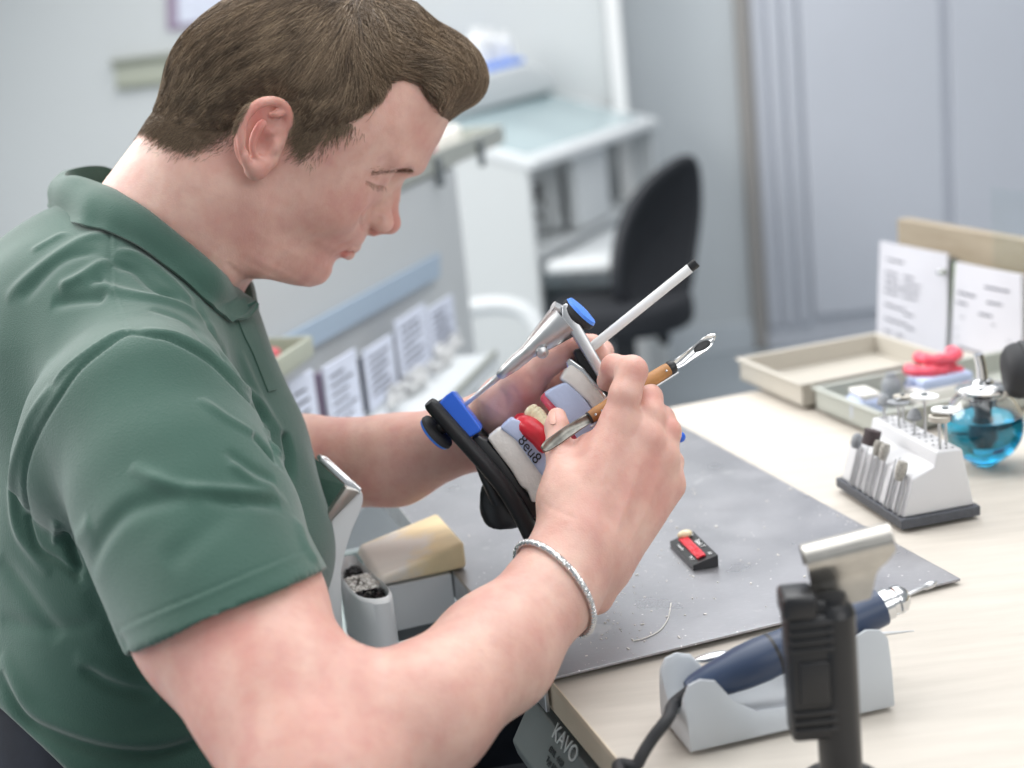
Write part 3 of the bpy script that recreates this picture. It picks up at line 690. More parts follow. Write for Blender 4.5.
def raw_mesh(name, v, q):
    me = bpy.data.meshes.new(name); me.vertices.add(len(v)); me.vertices.foreach_set('co', np.ascontiguousarray(v, np.float32).ravel())
    me.loops.add(len(q)*4); me.loops.foreach_set('vertex_index', np.ascontiguousarray(q, np.int32).ravel())
    me.polygons.add(len(q)); me.polygons.foreach_set('loop_start', np.arange(0, len(q)*4, 4, dtype=np.int32)); me.update(calc_edges=True); return me
def sample_faces(me, n, wfn=None):
    co = get_co(me); q = np.array([tuple(p.vertices)[:4] if len(p.vertices) >= 4 else tuple(p.vertices)+(p.vertices[0],) for p in me.polygons])
    c = co[q].mean(1); ar = np.empty(len(q), np.float32); me.polygons.foreach_get('area', ar); no = np.empty(len(q)*3, np.float32); me.polygons.foreach_get('normal', no); no = no.reshape(-1,3).astype(float)
    w = ar.astype(float)*(wfn(c, no) if wfn else 1); w /= w.sum(); i = RNG.choice(len(q), n, p=w)
    u, v = RNG.random((2, n, 1)); p = co[q[i]]
    return (p[:,0]*(1-u)+p[:,1]*u)*(1-v)+(p[:,3]*(1-u)+p[:,2]*u)*v, no[i]
def build_hair(parent, body, m_cap, m_str):
    set_poly(body.data)
    lo = HO-np.array((.2,.2,.2)); hi = HO+np.array((.24,.2,.24))
    capo = sdf_obj('hair', HAIRU, lo, hi, .002, m_cap, parent)
    bvb = bvh_of(body.data)
    cme = capo.data
    bvc = bvh_of(cme)
    rp, rn = sample_faces(cme, 60000)
    # keep roots on the outside of the skin
    keep = np.array([ (lambda h: (np.array(rp[i])-np.array(h[0]))@np.array(h[1]) > -.0005)(bvb.find_nearest(Vector(rp[i]))) for i in range(len(rp))])
    rp, rn = rp[keep], rn[keep]; q = (rp-HO)@HX.T; n = len(rp)
    x, y, z = q.T
    top = np.clip((z-.078+.20*np.abs(y))/.03, 0, 1)*np.clip((x+.01)/.05, 0, 1)
    top = np.maximum(top, np.clip((x-.055)/.02,0,1)*np.clip((z-.064)/.014,0,1))
    down = np.stack([-.22-.9*np.clip(-x-.04,0,.05)/.05*0+.35*np.clip((x-.04)/.05,0,1), np.zeros(n), -np.ones(n)], 1)
    down[:,0] += np.where(x < -.02, -.25, 0)
    fwd = np.stack([np.ones(n), -.25*np.ones(n), np.interp(x, [.0,.05,.085,.105,.13], [.55,.50,.05,-.7,-2.2])], 1)
    crown = np.stack([-np.ones(n)*.6, y*6, -.8*np.ones(n)], 1)
    d = down*(1-top)[:,None]+fwd*top[:,None]; bk = np.clip((-x-.02)/.05, 0, 1)[:,None]*(1-top)[:,None]; d = d*(1-bk*.6)+crown*bk*.6
    clump = .22*np.sin(q@np.array((260.,90,140))+3*np.sin(q@np.array((60.,-130,90))))+.18*np.sin(q@np.array((-140.,310,60)))
    d = d+np.stack([clump*.5, clump, clump*.25], 1)+RNG.normal(0, .13, (n,3))
    d = d@HX; d = d-(d*rn).sum(1,keepdims=True)*rn; d /= np.linalg.norm(d, axis=1, keepdims=True)
    lens = .012+.036*top+RNG.random(n)*.006+.010*np.clip((z-.05)/.05,0,1)
    edge = np.clip(-poly_sd(q[:,[0,2]], HPOLY)/.03, .18, 1); low = np.clip((z+.05)/.07, .40, 1)
    lens *= np.where(top > .5, 1, edge*low)
    lift = (.0010+.0018*top)*(.3+1.4*RNG.random(n))
    d0 = d+rn*(.18+.1*RNG.random((n,1)))
    def proj_(p, t):
        out = p.copy()
        for i in range(n):
            h = bvc.find_nearest(Vector(p[i]), .05)
            if h[0] is not None: out[i] = np.array(h[0])+np.array(h[1])*lift[i]*math.sin(PI*min(.5, t))*1.0
        return out
    def stepf(p, d_, t):
        qq = (p-HO)@HX.T; g = np.zeros_like(p); g[:,0] = -.8*np.clip((qq[:,0]-.125)/.01,0,1)*0; g[:,2] = -1.5*np.clip((qq[:,0]-.085)/.04, 0, 1)
        return (lambda w: w/np.linalg.norm(w, axis=1, keepdims=True))(d_+g@HX*.5)
    V, Q = strands(rp-rn*.0006, d0, lens, .00022+.00013*RNG.random(n), stepf, 5, proj_)
    tn_ = np.clip(.45*RNG.random(n)+.55*(.5+.28*np.sin(q@np.array((420.,160,90))+2.5*np.sin(q@np.array((90.,-210,160))))+.22*np.sin(q@np.array((-150.,500,230)))), 0, 1)
    # sparse short hairs that fade out over the skin
    fp, fn = sample_faces(body.data, 52000, lambda c, no_: (np.linalg.norm(c-HO, axis=1) < .16)*(((c-HO)@HU) < .045)*(lambda m: np.exp(-np.clip(m+.001,0,1)/.0028)*(m > -.05)*(m < .012))(hair_mask(c)))
    fq = (fp-HO)@HX.T; ok = ~((fq[:,0] > .085) & (fq[:,2] > .07)) & (np.abs(fq[:,1]) > .0) & ~((np.abs(fq[:,1]) > .0735) & (fq[:,0] > -.03) & (fq[:,0] < .028)); fp, fn, fq = fp[ok], fn[ok], fq[ok]
    fd = np.stack([np.where(fq[:,0] > .03, .25, -.35), np.zeros(len(fp)), -np.ones(len(fp))], 1)@HX; fd = fd+RNG.normal(0,.25,fd.shape); fd -= (fd*fn).sum(1,keepdims=True)*fn; fd /= np.linalg.norm(fd,axis=1,keepdims=True)
    V2, Q2 = strands(fp-fn*.0002, fd+fn*.22, .0035+.0035*RNG.random(len(fp))+.0055*np.clip(-hair_mask(fp)/.02,0,1), .00012+.00008*RNG.random(len(fp)), lambda p, d_, t: d_, 5)
    Q = np.concatenate([Q, Q2+len(V)]); V = np.concatenate([V, V2]); t2_ = .25+.6*RNG.random(len(fp))
    me = raw_mesh('hair_strands', V, Q); tone = np.concatenate([np.repeat(np.tile(tn_[None,:], (6,1)).ravel(), 3), np.repeat(np.tile(t2_[None,:], (6,1)).ravel(), 3)]); set_attr(me, 'tone', tone)
    so = link('hair_strand', me, m_str, capo); so['kind'] = 'stuff'
    return capo
def brow_lash(parent, body, m):
    bvb = bvh_of(body.data)
    def hit(px, py):
        h = bvb.ray_cast(Vector(CAM), Vector(unit(ray(px, py)))); return np.array(h[0]), np.array(h[1])
    def hair_run(name, px_path, n, per, jit, dirf, ln, rad, curl):
        VV, QQ, off_ = [], [], 0
        pts = smooth_path(px_path, n); RR, DD, LL = [], [], []
        for i, (x, y) in enumerate(pts):
            for _ in range(per if i < n*.6 else max(1, per-2)):
                try: p, nr = hit(x+RNG.normal(0,jit*.4), y+RNG.normal(0,jit))
                except Exception: continue
                t = i/(n-1); d = dirf(t)+RNG.normal(0,.13,3); d = d-nr*(d@nr)*(.85); RR.append(p-nr*.0002); DD.append(unit(d)+nr*.22); LL.append(ln(t))
        RR, DD, LL = map(np.array, (RR, DD, LL))
        for s in (-1, 1):
            r_, d_ = RR, DD
            if s > 0: r_ = np.array([mir(v) for v in RR]); d_ = (DD@HX.T)*np.array((1,-1,1))@HX
            V, Q = strands(r_, d_, LL, np.full(len(r_), rad), lambda p, d, t: (lambda w: w/np.linalg.norm(w,axis=1,keepdims=True))(d+HU*curl), 4); VV.append(V); QQ.append(Q+off_); off_ += len(V)
        o = link(name, raw_mesh(name, np.concatenate(VV), np.concatenate(QQ)), m, parent); o['kind'] = 'stuff'
    hair_run('eyebrow', [(414,171.5),(406,171),(394,171.5),(384,172),(374,173)], 150, 4, 1.5, lambda t: -HF*.8-HL*.35+HU*(.35-.7*t), lambda t: (.0045+.0025*RNG.random())*(1-.35*t), .00011, -.02)
    hair_run('eyelash', [(385.5,186.5),(380,185),(373,182.5),(366.5,180)], 38, 1, .15, lambda t: HF*.75-HU*.8-HL*(.2+.5*t), lambda t: .0042+.0016*math.sin(PI*t), .00011, .10)
ZB = .78
def AB(a, b, z): return A*a+B*b+Z*z
def ABpt(px, py, z): g = G(px, py, z); return g@A, g@B
def text_mesh(s, body, size, o, x, y, mat_, parent, ext=.0004, name='lettering', align='CENTER'):
    cu = bpy.data.curves.new(name, 'FONT'); cu.body = body; cu.size = size; cu.extrude = ext; cu.align_x = align; cu.align_y = 'CENTER'
    x = unit(x); y = unit(y); z = np.cross(x, y); tmp = bpy.data.objects.new('tmp', cu); col.objects.link(tmp)
    dg = bpy.context.evaluated_depsgraph_get(); me = bpy.data.meshes.new_from_object(tmp.evaluated_get(dg)); bpy.data.objects.remove(tmp); bpy.data.curves.remove(cu)
    me.name = name; me.transform(Matrix(((x[0],y[0],z[0],o[0]),(x[1],y[1],z[1],o[1]),(x[2],y[2],z[2],o[2]),(0,0,0,1)))); me.materials.clear()
    return link(name, me, mat_, None, False)
AX = [A, B, Z]
# ================================================================== setting
dF = unit((0, 1, 0))
o = MB().box((.3, 2.6, -.02), (9, 8.6, .04)).build('floor', M['floor'], smooth=False); tag(o, 'grey vinyl floor', None, kind='structure')
yb = 4.78
xr = float(PL(606,50,(0,yb,0),(0,1,0))[0])
tag(MB().box(((xr-4.2)/2, yb+.05, 1.5), (xr+4.2, .1, 3.0)).build('wall_back', M['wall'], smooth=False), 'pale grey wall behind the technician', kind='structure')
tag(MB().box((xr+.025, yb-.01, 1.5), (.045, .16, 3.0), bev=.004).build('trim_1', M['white_plastic'], smooth=False), 'white edge strip of the pale wall', kind='structure')
yf = 4.93
x0 = float(PL(750,200,(0,yf,0),(0,1,0))[0])
tag(MB().box(((xr+x0)/2-.1, yf+.05, 1.5), (x0-xr+.2, .1, 3.0)).build('wall_far', M['wall2'], smooth=False), 'mid grey wall in the recess', kind='structure')
tag(MB().box(((xr+x0)/2+.0, yf-.012, .05), (x0-xr+.0, .02, .10), bev=.003).build('baseboard_far', M['skirt'], smooth=False), 'pale skirting under the recess wall', kind='structure')
tag(MB().box((4.85, 2.4, 1.5), (.1, 8.2, 3.0)).build('wall_right', M['wall'], smooth=False), 'pale wall closing the room', kind='structure')
tag(MB().box((-4.15, 2.4, 1.5), (.1, 8.2, 3.0)).build('wall_left', M['wall'], smooth=False), 'pale wall closing the room on the other side', kind='structure')
# tall cabinet with roller shutter
cr = empty('tall_cabinet', (2.4, 4.9, 0)); tag(cr, 'tall lavender-grey cabinet with a slatted shutter and two plain doors', 'cabinet')
def at(o, parent): o.parent = parent; o.matrix_parent_inverse = Matrix.Translation(-parent.location); return o
def cx(px, y=4.9): return float(PL(px, 150, (0,y,0), (0,1,0))[0])
yc = 4.9
at(MB().box(((cx(757)+4.7)/2, yc+.30, 1.45), (4.7-cx(757), .56, 2.9)).build('body', M['cab'], smooth=False), cr)
at(MB().box((cx(750), yc+.02, 1.45), (.045, .06, 2.9), bev=.01).build('gap_strip', M['shadow_gap'], smooth=False), cr)  # stands for the dark gap beside the cabinet, its shade put into the colour
mb = MB()
for px in (765, 781, 797): mb.box((cx(px), yc+.015, 1.47), (.045, .03, 2.8), bev=.014)
at(mb.build('shutter_slat', M['cab']), cr)
for p0, p1 in ((806, 944), (952, 1120)):
    d_ = at(MB().box(((cx(p0)+cx(p1))/2, yc+.008, 1.48), (cx(p1)-cx(p0), .022, 2.76), bev=.004).build('door', M['cab'], smooth=False), cr)
    if p0 == 806:
        h_ = MB().box((cx(812), yc-.012, 1.05), (.014, .018, .66), bev=.005).build('handle', M['dark_grey']); h_.parent = d_; h_.matrix_parent_inverse = Matrix.Translation(-cr.location)
        k_ = MB().lathe([(0,0),(.014,0),(.014,.012),(0,.014)], (cx(809), yc-.002, 1.56), (0,-1,0), 16).build('lock', M['dark_grey']); k_.parent = d_; k_.matrix_parent_inverse = Matrix.Translation(-cr.location)
# label holder and poster on the pale wall
def bw(px, py, y=4.78): return PL(px, py, (0,y,0), (0,1,0))
lh = empty('label_holder', bw(150,72)); tag(lh, 'beige label holder rail on the pale wall behind his head', 'label holder')
a0, a1, a2, a3 = bw(114,61), bw(230,48), bw(232,76), bw(118,89)
at(MB().prism([a0-dF*.012, a1-dF*.012, a2-dF*.012, a3-dF*.012], dF*.012, .002).build('plate', M['label']), lh)
at(MB().prism([bw(112,60)-dF*.03, bw(230,46)-dF*.03, bw(230,51)-dF*.03, bw(113,66)-dF*.03], dF*.018, .003).build('rail', M['labeldark']), lh)
at(MB().prism([bw(117,86)-dF*.022, bw(232,73)-dF*.022, bw(232,77)-dF*.022, bw(118,90)-dF*.022], dF*.010, .002).build('lip', M['labeldark']), lh)
ps = empty('wall_poster', bw(220,0)); tag(ps, 'mauve edged poster on the pale wall above his head', 'poster')
at(MB().prism([bw(165,-60)-dF*.010, bw(330,-80)-dF*.010, bw(330,10)-dF*.010, bw(168,31)-dF*.010], dF*.010, .001).build('backing', M['mauve'], smooth=False), ps)
at(MB().prism([bw(177,-60)-dF*.014, bw(326,-80)-dF*.014, bw(326,6)-dF*.014, bw(179,24)-dF*.014], dF*.003).build('sheet', M['lilac'], smooth=False), ps)
# ================================================================== divider counter on the left
D1 = unit((math.sin(math.radians(14.8)), math.cos(math.radians(14.8)), 0)); D1n = unit((D1[1], -D1[0], 0))   # D1n points right, towards the aisle
dv0 = P(470,390,2.6); 
def dv(px, py, off_=0.0): return PL(px, py, dv0+D1n*off_, D1n)
eA = dv(470,300); zt = float(dv(463,163)[2])
DV = empty('bench_divider', (eA[0], eA[1], 0)); tag(DV, 'long grey divider counter with a sky blue strip behind the technician', 'counter')
eN = dv(215,300); Ld = float(np.linalg.norm((eA-eN)[:2])); print('divider near end', eN, 'len', Ld)
cpt = np.array((eA[0], eA[1], 0))-D1*Ld/2
at(MB().box(cpt-D1n*.10+Z*zt/2, (Ld, .20, zt), [D1, -D1n, Z], .004).build('body', M['divider'], smooth=False), DV)
s0, s1, s2, s3 = dv(262,347,.004), dv(437,253,.004), dv(437,277,.004), dv(262,350+24,.004)
dd_ = s1-s0; ext_ = s0-dd_*.10; ext2 = s3-(s2-s3)*.10
at(MB().prism([ext_, s1, s2, ext2], D1n*.006, .001).build('strip', M['strip'], smooth=False), DV)
# tray on top of the divider with its odds and ends
tr = empty('ledge_tray', dv(450,170)+Z*.0); tag(tr, 'shallow grey tray on top of the divider counter', 'tray')
t1, t2 = dv(384,192), dv(503,143)
t2 = t2.copy(); t1 = t1.copy(); t1[2] = t2[2] = zt
ln = np.linalg.norm(t2-t1); mid_ = (t1+t2)/2
mb = MB(); mb.box(mid_-D1n*.09+Z*.008, (ln, .18, .010), [D1,-D1n,Z], .002)
mb.box(mid_+Z*.022, (ln, .008, .036), [D1,-D1n,Z], .002); mb.box(mid_-D1n*.18+Z*.022, (ln, .008, .036), [D1,-D1n,Z], .002)
mb.box(t2-D1n*.09+Z*.022, (.008, .18, .036), [D1,-D1n,Z], .002); mb.box(t1-D1n*.09+Z*.022, (.008, .18, .036), [D1,-D1n,Z], .002)
at(mb.build('tray_shell', M['tray_in'], smooth=False), tr)
for k in (.35, .72):
    at(MB().box(t1+(t2-t1)*k+D1n*.010+Z*.006, (.012, .012, .050), [D1,-D1n,Z], .003).build('clip', M['dark_grey']), tr)
rngo = random.Random(3)
for i, (k, mt, nm, lb, cc, sz) in enumerate([(.42,'redthing','wax_block','coral wax block in the divider tray, nearest his face','wax',(.05,.03,.025)),(.55,'blue2','plastic_box','small blue box in the divider tray','box',(.05,.04,.03)),(.63,'redthing','wax_sheet_roll','coral wax roll behind the blue box','wax',(.03,.06,.03)),(.76,'plaster','plaster_cast','white plaster cast in the divider tray','cast',(.09,.06,.035)),(.90,'plaster','plaster_cast','white plaster cast at the far end of the divider tray','cast',(.07,.05,.04))]):
    c = t1+(t2-t1)*k-D1n*.09+Z*(.0135+sz[2]/2)
    if 'cast' in nm:
        u = MB(); pr = [(math.cos(t)*sz[0]/2*(1.0 if math.cos(t) > 0 else .8), math.sin(t)*sz[1]/2) for t in np.linspace(0, 2*PI, 12, endpoint=False)]
        u.prism([c+D1*p+D1n*q-Z*sz[2]/2 for p, q in pr], Z*sz[2]*.75, .004); u.tube([c+D1*math.cos(t)*sz[0]*.33+D1n*math.sin(t)*sz[1]*.33+Z*sz[2]*.30 for t in np.linspace(-1.9,1.9,12)], .008, 8)
        ob = u.build(nm, M[mt])
    elif 'roll' in nm: ob = MB().tube([c-D1n*.03, c-D1n*.01, c+D1n*.03], [.012,.014,.012], 14).build(nm, M[mt])
    else: ob = MB().box(c, sz, [D1, -D1n, Z], .006).build(nm, M[mt])
    tag(ob, lb, cc)
# ledge with a row of standing sheets and plaster bits, near side of the divider
lw = dv(460,415)[2]
lz = float(dv(452,392,.10)[2])
sh_ = MB()
L0 = dv(300,430,.02); 
ldg = empty('paper_ledge', np.array((L0[0],L0[1],0))); tag(ldg, 'grey ledge along the foot of the divider holding a row of papers', 'shelf')
base_pts = [dv(px, py, .05) for px, py in ((298,430),(337,417),(376,407),(409,398),(440,389))]
zs = float(np.mean([p[2] for p in base_pts]))
e0, e1 = base_pts[0].copy(), base_pts[-1].copy(); e0[2] = e1[2] = zs
e1 = e1+D1*.0; e0 = e0-D1*.10
at(MB().box((e0+e1)/2-Z*.012+D1n*.05, (np.linalg.norm(e1-e0), .10, .02), [unit(e1-e0), -D1n, Z], .003).build('shelf_board', M['panel_grey'], smooth=False), ldg)
at(MB().box((e0+e1)/2-Z*.004+D1n*.097, (np.linalg.norm(e1-e0), .006, .020), [unit(e1-e0), -D1n, Z], .002).build('front_lip', M['tray_in'], smooth=False), ldg)
spec_ = [((285,383),(311,378),'white note sheet in the paper row, half hidden by his shirt','shirt'),((321,368),(354,358),'white note sheet second in the paper row, after a mauve folder','m'),((361,352),(391,345),'white note sheet in the middle of the row, after a dark folder','d'),((393,322),(424,315),'taller pale note sheet fourth in the paper row','t'),((426,310),(451,302),'pale note sheet at the far end of the paper row','e')]
for (q0, q1, lb, _), bq in zip(spec_, base_pts):
    a_, b_ = dv(*q0, .05), dv(*q1, .05); bz = zs+.001
    c_ = b_.copy(); c_[2] = bz; d_ = a_.copy(); d_[2] = bz
    tp = max(a_[2], b_[2]); a_[2] = tp; b_[2] = tp-.004
    ob = MB().prism([a_, b_, c_, d_], D1n*.004, .0006).build('note_sheet', M['lilac'], smooth=False)
    tag(ob, lb, 'paper', 'note sheets standing along the divider')
    ln_ = MB()
    for k in range(6):
        f = .15+.12*k; pA = a_*(1-f)+d_*f; pB = b_*(1-f)+c_*f; w_ = .55+.3*rngo.random()
        ln_.prism([pA+(pB-pA)*.12+D1n*.0042, pA+(pB-pA)*w_+D1n*.0042, pA+(pB-pA)*w_+D1n*.0042-Z*.003, pA+(pB-pA)*.12+D1n*.0042-Z*.003], D1n*.0004)
    l_ = ln_.build('print', M['print'], smooth=False); l_.parent = ob
for (q0, q1, q2, mt, lb) in [((313,374),(321,371),420,'mauve','mauve folder standing between the first two note sheets'),((351,360),(362,357),410,'darkfolder','dark folder standing left of the middle note sheet'),((386,335),(394,332),400,'dark_grey','slate grey folder standing before the taller sheet'),((423,318),(429,315),395,'dark_grey','narrow grey folder between the two tall sheets')]:
    a_, b_ = dv(*q0, .035), dv(*q1, .035); c_ = b_.copy(); c_[2] = zs+.001; d_ = a_.copy(); d_[2] = zs+.001
    tag(MB().prism([a_, b_, c_, d_], D1n*.012, .001).build('folder', M[mt], smooth=False), lb, 'folder', 'folders in the paper row')
# plaster bits and bowls at the far end of the ledge
cb = MB(); r_ = random.Random(5)
for k in range(90):
    c = dv(390+r_.random()*78, 400+r_.random()*10-8*r_.random(), .062+.03*r_.random()); c[2] = zs+.006+r_.random()*.012
    s_ = .004+.008*r_.random(); cb.box(c, (s_*1.6, s_, s_), [unit((r_.random()-.5, 1, .3*r_.random())), unit((1,.2,0)), Z], .002)
tag(cb.build('plaster_rubble', M['clutter']), 'heap of broken white plaster bits on the ledge beside his wrist', 'plaster bits', kind='stuff')
sm = empty('side_tray', dv(275,375,.25)); tag(sm, 'small olive grey tray beside the shirt front holding a coloured tube', 'tray')
c = dv(272,368,.04); c2 = c+D1*.03
mb = MB(); mb.box(c, (.11,.06,.006), [D1,-D1n,Z], .002)
for u_, v_, a_, b_ in ((0,.03,.11,.005),(0,-.03,.11,.005),(.055,0,.005,.06),(-.055,0,.005,.06)): mb.box(c+D1*u_-D1n*v_+Z*.012, (a_, b_, .024), [D1,-D1n,Z], .002)
at(mb.build('tray_shell', M['label']), sm); at(MB().tube([c-Z*.003, (c[0],c[1],zs)], .012, 12).build('post', M['dark_grey']), sm)
tag(MB().tube([c-D1*.04+Z*.014, c-D1*.0+Z*.015, c+D1*.02+Z*.014], [.010,.010,.005], 14).build('paint_tube', M['redthing']), 'coral and blue tube lying in the olive tray', 'tube')
# ================================================================== white desk with hood, behind the divider
def dk(px, py, d): return P(px, py, d)
dz = .86
c00 = G(497,150,dz) if False else None
kA = P(531,166,3.70)                        # near front top corner of the cabinet
dz = float(kA[2])
kB = G(651,124,dz)                          # far end of the front edge
kx = unit(np.array((kB-kA)[:2].tolist()+[0])); ky = unit((-kx[1], kx[0], 0))      # along front, into the desk
kw = float(np.linalg.norm(kB-kA)); kd = .36
DK = empty('white_desk', np.array((kA[0],kA[1],0))); tag(DK, 'white desk with a sloping glass top and two open cubbies before the pale wall', 'desk')
KX = [kx, ky, Z]
def K(u, v, z): return np.array((kA[0],kA[1],0))+kx*u+ky*v+Z*z
zbk = float(PL(560,92,K(0,kd,0),ky)[2]); print('desk', kA, kB, 'w', kw, 'z', dz, zbk)
for u_, m_ in ((-.024,'deskside'),(kw,'desk')):
    at(MB().prism([K(u_,0,0),K(u_,kd,0),K(u_,kd,zbk),K(u_,0,dz)], kx*.024, .003).build('side_panel', M[m_], smooth=False), DK)
at(MB().box(K(kw/2, kd-.01, dz/2), (kw, .02, dz), KX, .003).build('back_panel', M['inside'], smooth=False), DK)
at(MB().prism([K(-.03,-.02,dz-.012),K(-.03,kd,zbk-.012),K(-.03,kd,zbk+.012),K(-.03,-.02,dz+.012)], kx*(kw+.06), .004).build('desk_top', M['desk'], smooth=False), DK)
sl_ = (zbk-dz)/kd
at(MB().prism([K(.03,.02,dz+.012+.02*sl_),K(.03,kd-.02,zbk+.012-.02*sl_),K(.03,kd-.02,zbk+.018-.02*sl_),K(.03,.02,dz+.018+.02*sl_)], kx*(kw-.06), .001).build('glass_top', M['deskglass'], smooth=False), DK)
at(MB().box(K(kw*.47, .03, dz-.12), (kw*.26, .03, .21), KX, .003).build('front_panel', M['desk'], smooth=False), DK)
at(MB().box(K(kw/2, kd/2, dz-.245), (kw, kd-.02, .02), KX, .003).build('shelf_board', M['desk'], smooth=False), DK)
at(MB().box(K(kw*.59, .20, dz-.12), (.02, kd-.1, .21), KX, .003).build('cubby_wall', M['desk'], smooth=False), DK)
at(MB().box(K(kw*.35, .20, dz-.12), (.02, kd-.1, .21), KX, .003).build('cubby_wall', M['desk'], smooth=False), DK)
at(MB().box(K(kw*.27, -.14, dz-.27), (kw*.56, .26, .04), KX, .018).build('pull_out_shelf', M['desk']), DK)
kt = MB(); kt.tube(smooth_path([P(468,308,3.55), P(500,305,3.53), P(524,311,3.52), P(539,328,3.51), P(546,352,3.50), P(549,400,3.50)], 24), .022, 12)
at(kt.build('leg', M['desk']), DK)
at(MB().box(K(kw*.4, .22, dz-.50), (kw*.8, kd-.1, .03), KX, .003).build('lower_shelf', M['dark_grey'], smooth=False), DK)
ms = empty('computer_mouse', K(kw*.62,-.12,dz-.25)); tag(ms, 'grey computer mouse on the pull-out shelf of the white desk', 'mouse')
at(MB().ball(K(kw*.45,-.16,dz-.233), (.060,.036,.020), 16, KX).build('shell', M['panel_grey']), ms); at(MB().ball(K(kw*.45-.03,-.165,dz-.218), (.010,.004,.006), 10, KX).build('wheel', M['black']), ms)
bk = MB(); r_ = random.Random(9)
for k in range(26):
    a_ = r_.random()*PI; c = K(.03+.26*r_.random()*kw, .06+.14*r_.random(), dz-.225+.14*r_.random()); bk.tube([c, c+Z*.02+kx*.03*math.cos(a_), c+kx*.05*math.cos(a_)+ky*.03+Z*.01], .006, 6)
tag(bk.build('cable_tangle', M['black']), 'tangle of dark cables inside the near cubby of the white desk', 'cables', kind='stuff')
# white scanner hood on the desk with a blue lid and bottles
hd = empty('scanner_hood', K(-.05,.35,dz+.01)); tag(hd, 'white sloping machine hood standing on the near end of the white desk', 'machine')
hp_ = [PL(x, y, K(0,kd-.06,0), ky) for x, y in ((436,124),(457,118),(556,90),(556,82),(549,72),(538,66),(526,64),(487,74),(436,88))]
lowz = min(p[2] for p in hp_)
hb = at(MB().prism(hp_, ky*.20, .010).build('hood', M['desk']), hd)
tpz = [PL(x, y, K(0,kd-.02,0), ky) for x, y in ((484,74),(524,63),(524,57),(484,67))]
at(MB().prism(tpz, ky*.14, .004).build('lid', M['blue2'], smooth=False), hd)
for k, (px_, hh_, rr) in enumerate(((480,40,.034),(492,36,.028),(505,30,.030))):
    p0 = PL(px_, 67-(px_-484)*.27-.5, K(0,kd+.04,0), ky); h_ = hh_*.0030
    tag(MB().lathe([(0,0),(rr,0),(rr,h_*.7),(rr*.5,h_*.82),(rr*.5,h_),(0,h_)], p0, Z, 16).build('bottle', M['white_plastic']), ['widest white bottle on the blue lid, nearest his hair','slim white bottle in the middle on the blue lid','shortest white bottle on the blue lid'][k], 'bottle', 'bottles on the white machine')
# ================================================================== office chair
ch_p = G(640,362,0); CH = empty('office_chair', ch_p); tag(CH, 'black office chair with a tall curved back beside the white desk', 'chair')
def Cq(px, py, d): return P(px, py, d)
cd = 3.58
bl = [Cq(*q) for q in ((690,160,cd+.10),(655,178,cd+.05),(628,215,cd),(617,262,cd-.02),(622,300,cd),(650,310,cd+.05),(682,300,cd+.10),(692,250,cd+.14),(697,200,cd+.14))]
cpv = unit(np.cross(bl[2]-bl[6], bl[0]-bl[4])); 
if cpv[1] > 0: cpv = -cpv
bo = smooth_path(bl, 36, closed=True)
cen = bo.mean(0); g = []
for t in np.linspace(.02, 1, 8): g.append([cen+(p-cen)*t-cpv*.06*(1-t*t) for p in np.vstack([bo, bo[:1]])])
mb = MB(); mb.sheet(g, .035); at(mb.build('backrest', M['fabric']), CH)
at(MB().tube(np.vstack([bo, bo[:1]]), .014, 10, caps=False).build('back_frame', M['chairplastic']), CH)
sc = G(622,312,.46); 
if True:
    ss = MB(); pts = [sc+unit((math.cos(t),math.sin(t),0))*np.array((.185,.185,0)) for t in np.linspace(0,2*PI,24,endpoint=False)]
    ss.prism([p-Z*.04 for p in pts], Z*.08, .025); at(ss.build('seat', M['fabric']), CH)
at(MB().tube([sc-Z*.05, (sc[0],sc[1],.12)], [.03,.025], 14).build('column', M['chairplastic']), CH)
at(MB().tube([cen-Z*.1-cpv*.03, cen-Z*.26-cpv*.02, sc+unit(cen-sc)*.12-Z*.04], .022, 10).build('back_support', M['chairplastic']), CH)
for k in range(5):
    t = 2*PI*k/5+.3; e_ = np.array((sc[0]+.30*math.cos(t), sc[1]+.30*math.sin(t), .075))
    lg = at(MB().tube([(sc[0],sc[1],.12), (sc[0]+.15*math.cos(t),sc[1]+.15*math.sin(t),.105), e_], [.028,.02,.016], 10).build('leg', M['chairplastic']), CH)
    w_ = MB().lathe([(0,-.012),(.024,-.012),(.028,0),(.024,.012),(0,.012)], (e_[0],e_[1],.030), (math.cos(t+1.2),math.sin(t+1.2),0), 16).build('caster', M['rubber']); w_.parent = lg; w_.matrix_parent_inverse = Matrix.Translation(-CH.location)
# ================================================================== workbench
WB = empty('workbench', AB(.9,.9,0)); tag(WB, 'pale birch laminate workbench with a light wood edge', 'workbench')
WB_AX = [A, B, Z]
def atm(o, p): o.parent = p; o.matrix_parent_inverse = Matrix.Translation(-Vector(p.location)); return o
wt = frame_empty('x', AB(.25,.3,0), A, B, Z); bpy.data.objects.remove(wt)
bpl = MB(); bpl.prism([AB(.2585,.30,ZB-.018), AB(1.6,.30,ZB-.018), AB(1.6,1.427,ZB-.018), AB(.2585,1.427,ZB-.026)], Z*.0175, .0008)
atm(bpl.build('bench_top', M['birch'], smooth=False), WB)
atm(MB().prism([AB(.257,.30,ZB-.018), AB(.2588,.30,ZB-.018), AB(.2588,1.427,ZB-.018), AB(.257,1.427,ZB-.026)], Z*.0178).build('edge_band', M['edge'], smooth=False), WB)
atm(MB().prism([AB(.33,.30,ZB-.075), AB(1.55,.30,ZB-.075), AB(1.55,1.40,ZB-.075), AB(.33,1.40,ZB-.075)], Z*.056).build('apron', M['panel_grey'], smooth=False), WB)
for a_, b_ in ((1.5,.35),(1.5,1.38),(.9,1.38)):
    atm(MB().box(AB(a_,b_,.352), (.05,.05,.704), AX, .004).build('leg', M['panel_grey']), WB)
